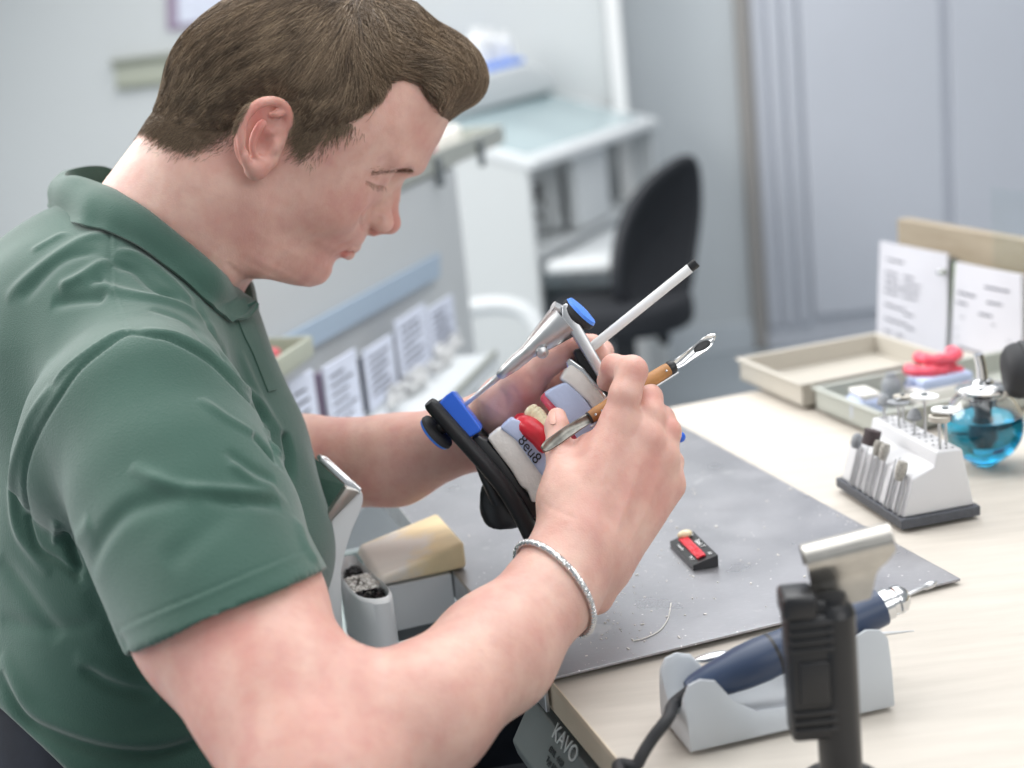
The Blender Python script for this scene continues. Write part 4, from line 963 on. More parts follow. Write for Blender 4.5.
# drawer unit with lettering under the bench front
UN = empty('suction_unit', AB(.40,.62,0)); tag(UN, 'grey enamel unit with pale lettering under the bench edge', 'cabinet')
ua, ub0, ub1 = .225, .30, .84
atm(MB().prism([AB(.27,ub0,.12), AB(.52,ub0,.12), AB(.52,ub1,.12), AB(.27,ub1,.12)], Z*(.68-.12), .004).build('body', M['unit'], smooth=False), UN)
# sloping face of the unit, with its lettering
p1 = PL(531,697,A*.256,A); b1 = p1@B; z1 = p1[2]; p2 = PL(512,740,B*b1,B); a2, z2 = p2@A, p2[2]
print('panel', b1, z1, a2, z2)
_pf = [(.30,z1),(.256,z1),(a2,z2),(a2+.003,z2-.012),(.30,z2-.03)]
atm(MB().prism([AB(a_,b1,z_) for a_,z_ in _pf], -B*(b1-.30), .0015).build('sloping_panel', M['unit'], smooth=False), UN)
sl_up = unit(AB(.256-a2,0,z1-z2)); sn = unit(np.cross(-B, sl_up)); c_ = PL(566,744,AB(a2,0,z2),sn)
if sn@A > 0: sn = -sn
t_ = text_mesh('t','KAVO',.0155,c_+sn*.0008,-B,sl_up,M['kavo'],None,name='brand_lettering'); atm(t_, UN)
c2 = PL(557,757,AB(a2,0,z2),sn)
for k, (s_, dy) in enumerate((('EWL  4440',0),('Typ 1049',-.0065))):
    t_ = text_mesh('t',s_,.0055,c2+sn*.0008+sl_up*dy,-B,sl_up,M['print'],None,name='small_lettering'); t_.data.materials[0] = M['text_dark']; atm(t_, UN)
# steel work sheet, folded over the bench edge
SS = empty('steel_work_plate', AB(.41,1.08,ZB)); tag(SS, 'scratched steel work plate lying on the bench under his hands', 'work plate')
o = MB().prism([AB(.2525,.842,ZB+.0002), AB(.578,.842,ZB+.0002), AB(.578,1.335,ZB+.0002), AB(.2525,1.335,ZB+.0002)], Z*.0022, .0007).build('plate', M['steel'], smooth=False)
atm(o, SS)
atm(MB().prism([AB(.2520,.842,ZB-.022), AB(.2550,.842,ZB-.022), AB(.2550,1.335,ZB-.022), AB(.2520,1.335,ZB-.022)], Z*.0238, .0006).build('folded_edge', M['satin'], smooth=False), SS)
# dust and chips
ZS = ZB+.0024
def chips(name, n, area, smin_, smax_, m, lbl, cat):
    mb = MB(); r_ = random.Random(11)
    for k in range(n):
        a_, b_, z_ = area(r_); s_ = smin_+(smax_-smin_)*r_.random()**2; t = r_.random()*6.3
        mb.box(AB(a_, b_, z_+s_*.3), (s_*(1+2*r_.random()), s_, s_*.6), [(math.cos(t),math.sin(t),.2*r_.random()), (-math.sin(t),math.cos(t),0), Z])
    return tag(mb.build(name, m, smooth=False), lbl, cat, kind='stuff')
def plate_area(r_):
    k = r_.random()
    if k < .45: g = G(600+r_.gauss(0,28), 600+r_.gauss(0,30), ZS)
    elif k < .8: g = G(640+r_.gauss(0,60), 540+r_.gauss(0,50), ZS)
    else: g = G(580+300*r_.random(), 480+170*r_.random(), ZS)
    a_, b_ = g@A, g@B
    return min(max(a_,.252),.572), min(max(b_,.848),1.32), ZS
chips('plaster_dust', 420, plate_area, .0003, .0013, M['plaster'], 'fine plaster chips scattered over the steel work plate', 'dust')
# a curl of shaved wax on the plate
cp = smooth_path([G(*q, ZS+.0006) for q in ((671,603),(668,618),(660,630),(645,638),(633,641))], 30)
tag(MB().tube(cp, .0005, 6).build('wax_shaving', M['plaster']), 'long thin white shaving curled on the steel plate near the front corner', 'shaving')
# ---------------- bench peg on its block
PG = empty('bench_peg', AB(.227,1.10,ZB)); tag(PG, 'wedge-shaped maple bench peg dusted white at the narrow end', 'bench peg')
def ABs(l): return [AB(*q) for q in l]
x0, x1, y0, y1 = .189, .264, 1.062, 1.145
prf = [(x0,.7805),(x1,.7805),(x1,.8035),(x0+.004,.7895)]
atm(MB().prism([AB(a_,y0,z_+.003) for a_, z_ in prf], B*(y1-y0), .0035).build('wedge', M['peg']), PG)
HB = empty('peg_holder', AB(.22,1.09,.75)); tag(HB, 'grey holder block fixed to the bench edge below the maple peg', 'block')
p_ = PL(396,632,B*1.066,B); zlo = p_[2]
atm(MB().prism(ABs([(.192,1.066,zlo),(.2515,1.066,zlo),(.2515,1.066,.7805),(.192,1.066,.7805)]), B*.07, .0015).build('block', M['panel_grey'], smooth=False), HB)
atm(MB().prism(ABs([(.198,1.072,zlo-.012),(.240,1.072,zlo-.012),(.240,1.072,zlo+.004),(.198,1.072,zlo+.004)]), B*.05, .001).build('foot_plate', M['dark_grey'], smooth=False), HB)
# ---------------- extraction hopper
HO_ = empty('extraction_hood', AB(.15,1.07,.70)); tag(HO_, 'grey plastic extraction hood with a steel rim between his belly and the peg', 'extraction hood')
bn = 1.030
def hq(px, py, b_=bn): return PL(px, py, B*b_, B)
mast = [(316,466),(325,470),(342,482),(356,492),(362,498),(362,506),(355,523),(348,543),(343,562),(341,580),(350,700),(318,700),(312,600),(318,560),(330,520),(340,505)]
mast = smooth_path([hq(x,y,bn+.03) for x, y in [(360,492),(363,500),(360,512),(353,528),(347,546),(343,562),(341,582),(343,640),(346,740),(305,740),(303,620),(310,575),(318,548),(327,525),(345,507)]], 60, closed=True)
atm(MB().prism(mast, B*.055, .002).build('mast', M['grey_plastic']), HO_)
# steel rim: one bar along the top, one down the side, and the mirror panel inside
def bar(pts, r_, m, nm, ratio=.45): return MB().tube(pts, r_, 10, flat=(B, ratio)).build(nm, m)
atm(MB().prism([hq(321,456,bn+.06),hq(327,457,bn+.06),hq(362,489,bn+.028),hq(360,495,bn+.028),hq(354,492,bn+.028),hq(318,461,bn+.06)], B*.010, .0012).build('top_rim', M['chrome']), HO_)
atm(MB().prism([hq(346,487,bn+.026),hq(360,492,bn+.026),hq(334,519,bn+.026),hq(316,543,bn+.026),hq(314,534,bn+.026)], B*.008, .0012).build('side_rim', M['wornsteel']), HO_)
atm(MB().prism([hq(308,452,bn+.070),hq(345,485,bn+.034),hq(325,522,bn+.034),hq(296,540,bn+.05),hq(292,470,bn+.07)], B*.003).build('mirror_panel', M['mirror'], smooth=False), HO_)
# bowl with chips
zr = float(hq(389,594,bn)[2]); print('rim z', zr)
rim = smooth_path([G(x, y, zr) for x, y in ((339,561),(346,556),(355,556),(361,563),(373,573),(386,585),(391,593),(387,599),(373,601),(357,597),(345,584),(339,571))], 60, closed=True)
rc = rim.mean(0)
N_ = len(rim); rings = []
for t, dz_ in ((1.0,0),(1.04,-.002),(1.05,-.02),(1.03,-.22)): rings.append([rc+(p-rc)*t+Z*dz_ for p in rim])
inner = []
for t, dz_ in ((1.0,0),(.94,.0008),(.90,-.002),(.86,-.010),(.5,-.012),(.01,-.012)): inner.append([rc+(p-rc)*t+Z*dz_ for p in rim])
mb = MB(); vs = [p for r_ in rings+inner[1:] for p in r_]; order = list(range(len(rings)))[::-1]; seq = [rings[3],rings[2],rings[1],rings[0]]+inner[1:]
vs = [p for r_ in seq for p in r_]; mb.add(vs, [(i*N_+j, i*N_+(j+1)%N_, (i+1)*N_+(j+1)%N_, (i+1)*N_+j) for i in range(len(seq)-1) for j in range(N_)]+[tuple(range(N_))])
atm(mb.build('bowl', M['grey_plastic']), HO_)
lax = unit(rim[np.argmax(np.linalg.norm(rim-rc,axis=1))]-rc)
for m_, nm, lbl, cnt, sd in ((M['plaster'],'pale_shavings','pale wax and plaster shavings heaped in the grey bowl','900',1),(M['black'],'dark_shavings','dark plastic shavings in the ends of the grey bowl','500',2)):
    r_ = random.Random(sd); mb = MB()
    for k in range(int(cnt)):
        j = r_.randrange(N_); t = .78*math.sqrt(r_.random()); c = rc+(rim[j]-rc)*t; e = abs((c-rc)@lax)
        if (sd == 2) == (e < .016): continue
        s_ = .0012+.0014*r_.random(); h_ = -.0105+(.013*max(0,1-e/.03) if sd == 1 else .006)*r_.random(); w_ = r_.random()*6.3
        mb.box(c+Z*h_, (s_*1.8, s_, s_*.5), [(math.cos(w_),math.sin(w_),.5*r_.random()-.25), (-math.sin(w_),math.cos(w_),.2), Z])
    tag(mb.build(nm, m_, smooth=False), lbl, 'shavings', kind='stuff')
# ---------------- open drawer / pale panel seen below the bench edge
PD = empty('dust_drawer', AB(.20,1.30,.60)); tag(PD, 'pale grey dust drawer hanging under the bench edge beyond the peg', 'drawer')
mb = MB(); mb.prism(ABs([(.08,1.12,.645),(.245,1.12,.645),(.245,1.40,.645),(.08,1.40,.645)]), Z*.008, .001)
for l in (((.08,1.12),(.245,1.12),(.245,1.126),(.08,1.126)), ((.08,1.394),(.245,1.394),(.245,1.40),(.08,1.40)), ((.08,1.12),(.086,1.12),(.086,1.40),(.08,1.40))):
    mb.prism([AB(a_,b_,.645) for a_, b_ in l], Z*.05, .001)
atm(mb.build('tray', M['pane_grey'] if 'pane_grey' in M else mat('pale_green_grey','#aab6b6',.5), smooth=False), PD)
# ---------------- the box of red wax teeth
def tooth_box():
    g0, g1, g2, g3 = G(671,548,ZS), G(694,572,ZS), G(718,566,ZS), G(694,541,ZS)
    c = (g0+g1+g2+g3)/4; x = unit(g1-g0); x[2] = 0; x = unit(x); y = unit(np.cross(Z, x)); L_ = (np.linalg.norm(g1-g0)+np.linalg.norm(g2-g3))/2; W_ = np.linalg.norm(g2-g1)*.98
    if y@(g2-g1) < 0: y = -y
    TB = empty('tooth_card_box', c); tag(TB, 'small black box with red wax and one ivory tooth on the steel plate', 'tooth box')
    h0, h1 = .0050, .0100
    q = lambda u, v, w: c+x*(u-.5)*L_+y*(v-.5)*W_+Z*w
    atm(MB().prism([q(0,0,0), q(0,1,0), q(0,1,h1), q(0,0,h0)], x*L_, .0006).build('box', M['black'], smooth=False), TB)
    up = unit(q(.5,1,h1)-q(.5,0,h0)); nn = unit(np.cross(x, up)); nn = nn if nn[2] > 0 else -nn
    s = lambda u, v, e=.0003: q(u, v, h0+(h1-h0)*v)+nn*e
    mb = MB(); r_ = random.Random(4); g = [[s(.10+.80*i/19, .28+.34*j/7, .0006+.0016*r_.random()*(.4+.6*math.sin(PI*j/7))) for j in range(8)] for i in range(20)]
    mb.sheet(g, .0012); atm(mb.build('wax_strip', M['wax']), TB)
    T_ = MB(); T_.ball(s(.10,.58,.0030), (.0062,.0038,.0034), 16, [unit(x*.2+up), x, nn]); tt = T_.build('tooth', M['tooth']); atm(tt, TB)
    for txt, u, v, sz in (('Basic T',.48,.80,.0056),('A3',.88,.80,.0040),('28',.12,.82,.0036),('Modent Plus',.36,.12,.0026),('T4 | 7',.80,.14,.0036)):
        t_ = text_mesh('t', txt, sz, s(u,v,.0007), x, up, M['white_plastic'], None, .0001, 'box_lettering'); atm(t_, TB)
tooth_box()
# ---------------- bur stand
gL, gF, gR = G(836,487,ZB), G(902,531,ZB), G(981,516,ZB)
BX = unit(gR-gF); BY = unit(gL-gF); W_, L_ = np.linalg.norm(gR-gF), np.linalg.norm(gL-gF)
def bs(u, v, z): return gF+BX*u+BY*v+Z*(z-ZB+gF[2]-gF[2]) if False else np.array((gF[0],gF[1],0))+BX*u+BY*v+Z*z
BS = empty('bur_stand', bs(W_/2, L_/2, ZB)); tag(BS, 'white bur stand on a dark slate base holding rotary tools', 'bur stand')
atm(MB().prism([bs(0,0,ZB+.0005), bs(W_,0,ZB+.0005), bs(W_,L_,ZB+.0005), bs(0,L_,ZB+.0005)], Z*.0085, .0012).build('base', M['base_grey'], smooth=False), BS)
zb_ = ZB+.009
def bz(px, py): q = PL(px, py, bs(0,.004,0), BY); d = q-np.array((gF[0],gF[1],0)); return d@BX, q[2]
prof = [bz(903,519), bz(975,507), bz(963,449), bz(938,452), bz(935,467), bz(913,479)]
prof = [(max(.003,u), z) for u, z in prof]; prof[0] = (prof[0][0], zb_); prof[1] = (min(prof[1][0], W_-.003), zb_)
print('bur prof', np.round(prof,4), 'W,L', W_, L_)
atm(MB().prism([bs(u,.004,z) for u, z in prof], BY*(L_-.008), .0018).build('block', M['white_block'], smooth=True), BS)
(u5,z5),(u4,z4),(u3,z3),(u2,z2_) = prof[5],prof[4],prof[3],prof[2]
# round holes in the upper step
mb = MB()
for i in range(10):
    for j in range(3): 
        c = bs(u3+(u2-u3)*(.25+.25*j), .010+(L_-.02)*i/9.0, z3+(z2_-z3)*(.25+.25*j)+.0002); mb.lathe([(0,0),(.0011,0),(.0011,.0003),(0,.0003)], c, Z, 8)
atm(mb.build('peg_holes', M['base_grey']), BS)
sl = unit(bs(u5,0,z5)-bs(prof[0][0],0,prof[0][1])); sn_ = unit(np.cross(BY, sl)); 
if sn_@BX > 0: sn_ = -sn_
gv = MB()
def solve_v(px, py, u, z):                      # how far along the stand the line through (u,z) is seen at that pixel
    best = min(np.linspace(0,L_,300), key=lambda v: (proj(bs(u,v,z))[0]-px)**2+(proj(bs(u,v,z))[1]-py)**2); return best
slant = [((845,489),(854,445),'stone',.0050,.0140),((853,482),(861,445),None,0,0),((858,487),(866,445),None,0,0),((865,489),(874,442),'drum',.0072,.0130),((870,492),(876,452),'grit',.0044,.0135),((875,498),(884,457),'grit',.0044,.0150),((884,504),(892,458),None,0,0),((888,505),(898,457),None,0,0),((893,512),(905,478),'grit',.0050,.0170),((898,513),(907,478),None,0,0)]
names_ = ['grey bulb stone bur, first in the slanted row of the stand','plain steel shank second in the slanted row','plain steel shank third in the slanted row, beside the drum','dark square sanding drum in the slanted row','short diamond bur right beside the sanding drum','longer diamond bur fourth from the near end of the row','thin needle bur in the middle of the slanted row','thin needle bur next to the needle bur','coarse diamond bur with the largest head, near end of the row','plain steel shank at the near end of the slanted row']
for (lo_, hi_, kind, hr_, hl_), lb in zip(slant, names_):
    v = solve_v(lo_[0], lo_[1], prof[0][0]-.001, zb_+.004)
    p0 = bs(prof[0][0],v,zb_+.0006)+sn_*.0018; top_ = PL(hi_[0], hi_[1], bs(0,v,0), BY); ln_ = min(max((top_-p0)@sl, .025), .046)
    R_ = empty('rotary_bur', p0); tag(R_, lb, 'bur', 'rotary tools in the slanted row')
    q1 = p0+sl*ln_; atm(MB().lathe([(0,0),(.0012,0),(.0012,ln_*.8),(.0008,ln_),(0,ln_)] if kind else [(0,0),(.0012,0),(.0012,ln_*.6),(.0004,ln_),(0,ln_)], p0, sl, 10).build('shank', M['satin']), R_)
    if kind:
        m_ = {'stone': M['stonegrey'], 'drum': M['drum'], 'grit': M['bit']}[kind]; sh0 = q1+sn_*max(0, hr_-.0018)
        if kind == 'drum': atm(MB().lathe([(0,0),(hr_,0),(hr_*1.02,.001),(hr_,hl_),(hr_*.5,hl_),(0,hl_)], sh0-sl*.003, sl, 20).build('head', m_), R_)
        elif kind == 'stone': atm(MB().lathe([(0,0),(hr_*.6,.0005),(hr_,hl_*.3),(hr_*.95,hl_*.7),(hr_*.5,hl_*.95),(0,hl_)], sh0-sl*.003, sl, 18).build('head', m_), R_)
        else: atm(MB().lathe([(0,0),(hr_*.6,.0002),(hr_*.75,hl_*.15),(hr_,hl_*.6),(hr_*.8,hl_*.95),(0,hl_)], sh0-sl*.003, sl, 18).build('head', m_), R_)
topt = [((883,421),(883,405),'cone_dark',.0060,'grey cone polisher at the far end of the stand top'),((898,428),(896.5,403),'disc_dark',.0095,'thin dark separating disc on the stand top'),((908,414),(907,397),'disc_pale',.0080,'small beige disc behind the white discs'),((922,441),(921.5,398),'disc_white',.0115,'largest white felt disc with a dark centre'),((913,438),(911.5,420),'cone',.0065,'grey pointed stone in front of the large disc'),((938,451),(937,422),'ring',.0086,'white rimmed grinding wheel at the near corner'),((946,445),(946,411),'disc_white',.0112,'white felt disc nearest to the blue lamp')]
for lo_, hi_, kind, rr, lb in topt:
    uu = u3+(u2-u3)*(.35 if lo_[0] in (913,938,898,883) else .7); zz = z3+(z2_-z3)*(.35)
    v = solve_v(lo_[0], lo_[1], uu, zz); p0 = bs(uu,v,zz-.002); tp2 = PL(hi_[0], hi_[1], bs(0,v,0), BY); h_ = max(.012, tp2[2]-p0[2])
    R_ = empty('mounted_wheel', p0); tag(R_, lb, 'bur', 'rotary tools standing on the stand top')
    atm(MB().lathe([(0,0),(.0012,0),(.0012,h_),(0,h_)], p0, Z, 10).build('shank', M['satin']), R_); hp_ = p0+Z*h_
    if kind.startswith('cone'): pr = [(0,0),(rr*.9,0),(rr,.0015),(rr*.75,.006),(rr*.3,.0095),(0,.0102)]; m_ = M['stonegrey']
    elif kind == 'ring': pr = [(0,.0006),(rr*.8,0),(rr,.0005),(rr,.0045),(rr*.75,.0050),(rr*.6,.0036),(0,.0030)]; m_ = M['tray']
    else: pr = [(0,0),(rr,0),(rr,.0017 if 'dark' not in kind else .0009),(0,.0019 if 'dark' not in kind else .0011)]; m_ = {'disc_dark': M['stonegrey'], 'disc_pale': M['tray'], 'disc_white': M['white_plastic']}[kind]
    h2 = MB().lathe(pr, hp_, unit(Z+BX*.06), 28).build('head', m_); atm(h2, R_)
    if kind.startswith('disc'): atm(MB().lathe([(0,.002),(rr*.24,.002),(rr*.22,.0036),(0,.004)], hp_, Z, 14).build('screw', M['dark_grey'] if kind != 'disc_dark' else M['satin']), R_)
# ---------------- spirit lamp
lc = G(984,463,ZB); lc = np.array((lc[0], lc[1], ZB+.0005)); SL = empty('spirit_lamp', lc); tag(SL, 'round glass spirit lamp filled with blue liquid', 'lamp')
Rb = .0355; zt_ = .066
outer = [(0,0),(.012,0)]+[(Rb*math.sin(t), .036-.0355*math.cos(t)) for t in np.linspace(.45, 2.42, 20)]+[(.0215,.0640),(.0215,.0665)]
inner = [(.0195,.0665),(.0195,.0640)]+[((Rb-.002)*math.sin(t), .036-(Rb-.002)*math.cos(t)) for t in np.linspace(2.42, .40, 18)]+[(0,.0030)]
atm(MB().lathe(outer+inner, lc, Z, 40).build('glass_bowl', M['glass']), SL)
zl = .0445; Ri = Rb-.0017
liq = [(0,.0028)]+[(Ri*math.sin(t), .036-Ri*math.cos(t)) for t in np.linspace(.36, math.acos((.036-zl)/Ri), 14)]+[(0,zl)]
atm(MB().lathe(liq, lc, Z, 40).build('blue_liquid', M['spirit']), SL)
atm(MB().lathe([(.004,.0675),(.0215,.0672),(.0235,.0685),(.0235,.0705),(.0205,.0725),(.010,.0745),(.0085,.078),(.004,.079)], lc, Z, 36).build('metal_lid', M['chrome']), SL)
wk = smooth_path([lc+Z*.070, lc+Z*.080, lc+Z*.090-CR*.001, lc+Z*.101-CR*.003], 8)
atm(MB().tube(wk, [.0056,.0054,.0052,.0050,.0048,.0047,.0045,.0042], 18).build('wick_tube', M['chrome']), SL)
atm(MB().lathe([(0,.022),(.005,.020),(.0095,.026),(.0095,.036),(.0075,.040),(.0075,.050),(.0085,.052),(.0085,.060),(.005,.062),(0,.0625)], lc, Z, 20).build('wick_holder', M['wick']), SL)
# ---------------- black swivel loupe at the frame edge
lp = P(1016,371,1.24); la = unit(CR*.95-CF*.15+CU*.12); LP = empty('bench_lamp', lp); tag(LP, 'black round lamp head on a stand at the frame edge beside the spirit lamp', 'lamp')
atm(MB().lathe([(0,-.006),(.017,-.006),(.0225,-.002),(.0245,.004),(.0245,.030),(.020,.036),(.020,.060),(0,.062)], lp-la*.004, la, 32).build('lamp_head', M['rubber']), LP)
atm(MB().lathe([(.0235,.008),(.0258,.009),(.0258,.014),(.0235,.015)], lp-la*.004, la, 32).build('ring', M['black']), LP)
bz_ = G(1060,462,ZB); pp = smooth_path([lp+la*.04-Z*.02, lp+la*.045-Z*.05, np.array((bz_[0],bz_[1],ZB+.03)), np.array((bz_[0],bz_[1],ZB+.004))], 14)
atm(MB().tube(pp, [.012]*6+[.017]*8, 16).build('stem', M['rubber']), LP)
atm(MB().lathe([(0,.0005),(.024,.0005),(.024,.008),(.020,.011),(0,.012)], (bz_[0],bz_[1],ZB), Z, 28).build('base', M['rubber']), LP)
# ---------------- trays, papers, partition
def tray(name, a0, a1, b0, b1, h, lbl, m_=None):
    T = empty(name, AB((a0+a1)/2,(b0+b1)/2,ZB)); tag(T, lbl, 'tray', 'open taupe trays on the bench')
    mb = MB(); t_ = .004; z0 = ZB+.0006
    mb.prism(ABs([(a0,b0,z0),(a1,b0,z0),(a1,b1,z0),(a0,b1,z0)]), Z*.003, .0005)
    for l in ([(a0,b0),(a1,b0),(a1,b0+t_),(a0,b0+t_)],[(a0,b1-t_),(a1,b1-t_),(a1,b1),(a0,b1)],[(a0,b0),(a0+t_,b0),(a0+t_,b1),(a0,b1)],[(a1-t_,b0),(a1,b0),(a1,b1),(a1-t_,b1)]):
        mb.prism([AB(a_,b_,z0) for a_, b_ in l], Z*h, .0012)
    atm(mb.build('shell', m_ or M['tray'], smooth=False), T)
    rm = MB(); z1_ = z0+h-.001; w_ = .0035
    for l in ([(a0-w_,b0-w_),(a1+w_,b0-w_),(a1+w_,b0+t_),(a0-w_,b0+t_)],[(a0-w_,b1-t_),(a1+w_,b1-t_),(a1+w_,b1+w_),(a0-w_,b1+w_)],[(a0-w_,b0),(a0+t_,b0),(a0+t_,b1),(a0-w_,b1)],[(a1-t_,b0),(a1+w_,b0),(a1+w_,b1),(a1-t_,b1)]):
        rm.prism([AB(a_,b_,z1_) for a_, b_ in l], Z*.003, .0012)
    atm(rm.build('rim', m_ or M['tray'], smooth=False), T); return T
tray('storage_tray', .714, .895, 1.316, 1.462, .024, 'empty taupe tray at the far edge of the bench')
tray('storage_tray', .722, .985, 1.176, 1.302, .022, 'taupe tray behind the bur stand holding plaster casts', M['tray_in'])
def paper(name, px, thick, lbl, m_, seed, npts=14, grp=None):
    """px: four pixels (top-left, top-right, bottom-right, bottom-left) with b positions"""
    c4 = [PL(x, y, A*b_, A) for (x, y), b_ in px]; N0 = empty(name, (c4[2]+c4[3])/2); tag(N0, lbl, 'paper', grp)
    g = []; r_ = random.Random(seed)
    for i in range(9):
        row = []
        for j in range(9):
            u, v = i/8, j/8; p = (c4[0]*(1-u)+c4[1]*u)*(1-v)+(c4[3]*(1-u)+c4[2]*u)*v; row.append(p-A*(.004*math.sin(PI*v)*math.sin(PI*u*1.3)))
        g.append(row)
    nrm = unit(np.cross(c4[1]-c4[0], c4[3]-c4[0])); nrm = nrm if nrm@(CAM-c4[0]) > 0 else -nrm
    atm(MB().sheet(g, thick).build('sheet', m_), N0)
    pr = MB(); g = np.array(g)
    def pt(u, v): return (c4[0]*(1-u)+c4[1]*u)*(1-v)+(c4[3]*(1-u)+c4[2]*u)*v-A*(.004*math.sin(PI*v)*math.sin(PI*u*1.3))+nrm*(thick/2+.0005)
    lines = ([(.13,.12,.28),(.12,.22,.22),(.12,.27,.24),(.12,.32,.30),(.12,.37,.24),(.42,.22,.14),(.42,.27,.24),(.42,.32,.24),(.42,.37,.22),(.14,.47,.32),(.46,.50,.12),(.14,.58,.36),(.50,.60,.1),(.14,.68,.12),(.34,.68,.1),(.14,.76,.3),(.52,.76,.2),(.14,.84,.6),(.14,.92,.4)] if seed == 1 else
             [(.50,.12,.36),(.08,.20,.30),(.55,.22,.2),(.08,.27,.18),(.45,.31,.18),(.16,.37,.52),(.08,.46,.8),(.08,.52,.8),(.16,.58,.34),(.40,.62,.3),(.08,.70,.8),(.2,.78,.5)])
    for u, v, w in lines:
        th_ = .008 if w < .5 else .004; n_ = 1
        k0 = u
        while k0 < u+w-.01:
            k1 = min(k0+(.03+.05*r_.random() if w < .5 else w), u+w); pr.prism([pt(k0,v), pt(k1,v), pt(k1,v+th_*1.6), pt(k0,v+th_*1.6)], nrm*.0002); k0 = k1+.012
    atm(pr.build('print', M['print'], smooth=False), N0); return N0
P1 = paper('note_sheet', [((881,241),1.012),((948,254),1.012),((944,392),.992),((877,366),.992)], .0035, 'printed work sheet standing behind the red dentures', M['paper'], 1)
P2 = paper('note_sheet', [((957,262),1.008),((1023,275),1.008),((1019,424),.990),((950,399),.990)], .0055, 'printed work sheet at the frame edge, behind the spirit lamp', M['paper'], 2)
def ap(px, py, a_): return PL(px, py, A*a_, A)
gc = MB().prism([ap(954,262,1.014),ap(960,263,1.014),ap(955,398,.996),ap(949,396,.996)], A*.002).build('card', M['green_edge'], smooth=False); tag(gc, 'green card edge showing behind the sheet at the frame edge', 'card')
hd_ = empty('paper_clip_rail', ap(952,300,1.02)); tag(hd_, 'grey metal rail with a small knob between the two work sheets', 'rail')
atm(MB().prism([ap(946,258,1.019),ap(955,260,1.019),ap(951,400,1.000),ap(942,398,1.000)], A*.004, .001).build('rail', M['dark_grey'], smooth=False), hd_)
atm(MB().lathe([(0,0),(.0035,0),(.0045,.004),(.003,.009),(0,.010)], ap(944,271,1.008), -A, 16).build('knob', M['chrome']), hd_)
ab_ = 1.026; w0 = ap(897,219,ab_); zt2 = w0[2]; bf_ = w0@B; print('board far b', bf_, 'z', zt2)
PK = MB().prism(ABs([(ab_,.30,ZB+.0006),(ab_,bf_,ZB+.0006),(ab_,bf_,zt2),(ab_,.30,zt2)]), A*.018, .0008).build('wooden_partition', M['ply'], smooth=False); tag(PK, 'taupe wooden board standing along the bench behind the work sheets', 'board')
gl = ap(990,188,1.020); bg_, zg = gl@B, gl[2]
tag(MB().prism(ABs([(1.0205,.40,ZB+.0006),(1.0205,bg_,ZB+.0006),(1.0205,bg_,zg),(1.0205,.40,zg)]), A*.004, .0004).build('glass_screen', M['pane'], smooth=False), 'clear glass screen standing against the wooden board at the frame edge', 'screen')
# plaster casts in the tray
def cast(loc, sx, sy, h, x, lbl, m1, name='plaster_cast'):
    T = empty(name, loc); tag(T, lbl, 'cast'); y = unit(np.cross(Z, x)); mb = MB()
    pr = [(-.5,-.5),(.5,-.5),(.55,.1),(.3,.5),(-.3,.5),(-.55,.1)]
    mb.prism([loc+x*sx*u+y*sy*v for u, v in pr], Z*h, .003); atm(mb.build('base', m1), T); return T, y
zt3 = ZB+.004
cA = G(937,398,zt3); T, yv = cast(np.array((cA[0],cA[1],zt3)), .066, .048, .018, A, 'white plaster cast carrying a red wax denture in the tray', M['plaster'])
atm(MB().prism([cA+A*.060*u+B*.044*v+Z*.0175 for u, v in ((-.5,-.5),(.5,-.5),(.5,.2),(.3,.5),(-.3,.5),(-.5,.2))], Z*.011, .003).build('stone_layer', M['stone']), T)
for k, (dx, dz_, w_) in enumerate(((-.004,.033,.022),(.006,.044,.020))):
    arc = [cA+A*(dx+w_*math.sin(t))+B*(.006-.018*math.cos(t))+Z*dz_ for t in np.linspace(-2.0,2.0,22)]
    atm(MB().tube(arc, [.0060+.0008*math.sin(i*1.7) for i in range(22)], 12).build('wax_denture', M['pinkwax']), T)
atm(MB().box(cA+Z*.030+A*.004, (.040,.030,.006), AX, .002).build('bite_plate', M['pinkwax']), T)
def scribble(strokes, o, x, y, sz, r_, m_, nm, parent):
    mb = MB()
    for s_ in strokes: mb.tube([o+x*u*sz+y*v*sz for u, v in smooth_path(s_, 8*len(s_))], r_, 6)
    ob = mb.build(nm, m_); atm(ob, parent); return ob
SCR = [[(0,.2),(.25,.1),(.35,.35),(.15,.55),(.3,.9),(.0,1.0),(-.1,.75),(.15,.5),(-.05,.2),(.2,-.05),(.45,.1)],[(.5,.5),(.5,.1),(.68,.0),(.78,.5),(.78,.1),(.95,0),(1.05,.45)],[(1.45,.6),(1.15,.65),(1.15,.4),(1.45,.3),(1.4,0),(1.1,.02)]]
fo = PL(905,388,cA-B*.0225+Z*.02,B); scribble([[(0,0),(0,1),(.35,.95),(.3,.6),(0,.5),(.4,.3),(.3,0),(0,0)],[(.6,.6),(.6,.1),(.85,.05),(.9,.6),(.92,0)],[(1.2,0),(1.2,1.1),(1.25,.5),(1.5,.5),(1.5,.05),(1.2,0)]], fo-B*.0006, A, Z, .0075, .0004, M['blueink'], 'handwriting', T)
cB = G(866,414,zt3); T2, yv = cast(np.array((cB[0],cB[1],zt3)), .034, .045, .020, unit(A*.9-B*.4), 'small white plaster cast with blue writing in the tray, beside the rubber bulb', M['stone'])
atm(MB().prism([cB+A*u+B*v+Z*.019 for u, v in ((-.012,-.018),(.010,-.020),(.012,.012),(-.008,.016))], Z*.008+A*-.004, .003).build('ridge', M['plaster']), T2)
rbp = G(892,404,zt3); rb_ = np.array((rbp[0],rbp[1],zt3)); tag(MB().lathe([(0,.0002),(.010,.0002),(.011,.004),(.009,.012),(.0105,.018),(.009,.026),(.005,.030),(.0055,.033),(0,.035)], rb_, Z, 22).build('rubber_bulb', M['stonegrey']), 'grey ribbed rubber bulb standing in the tray', 'bulb')
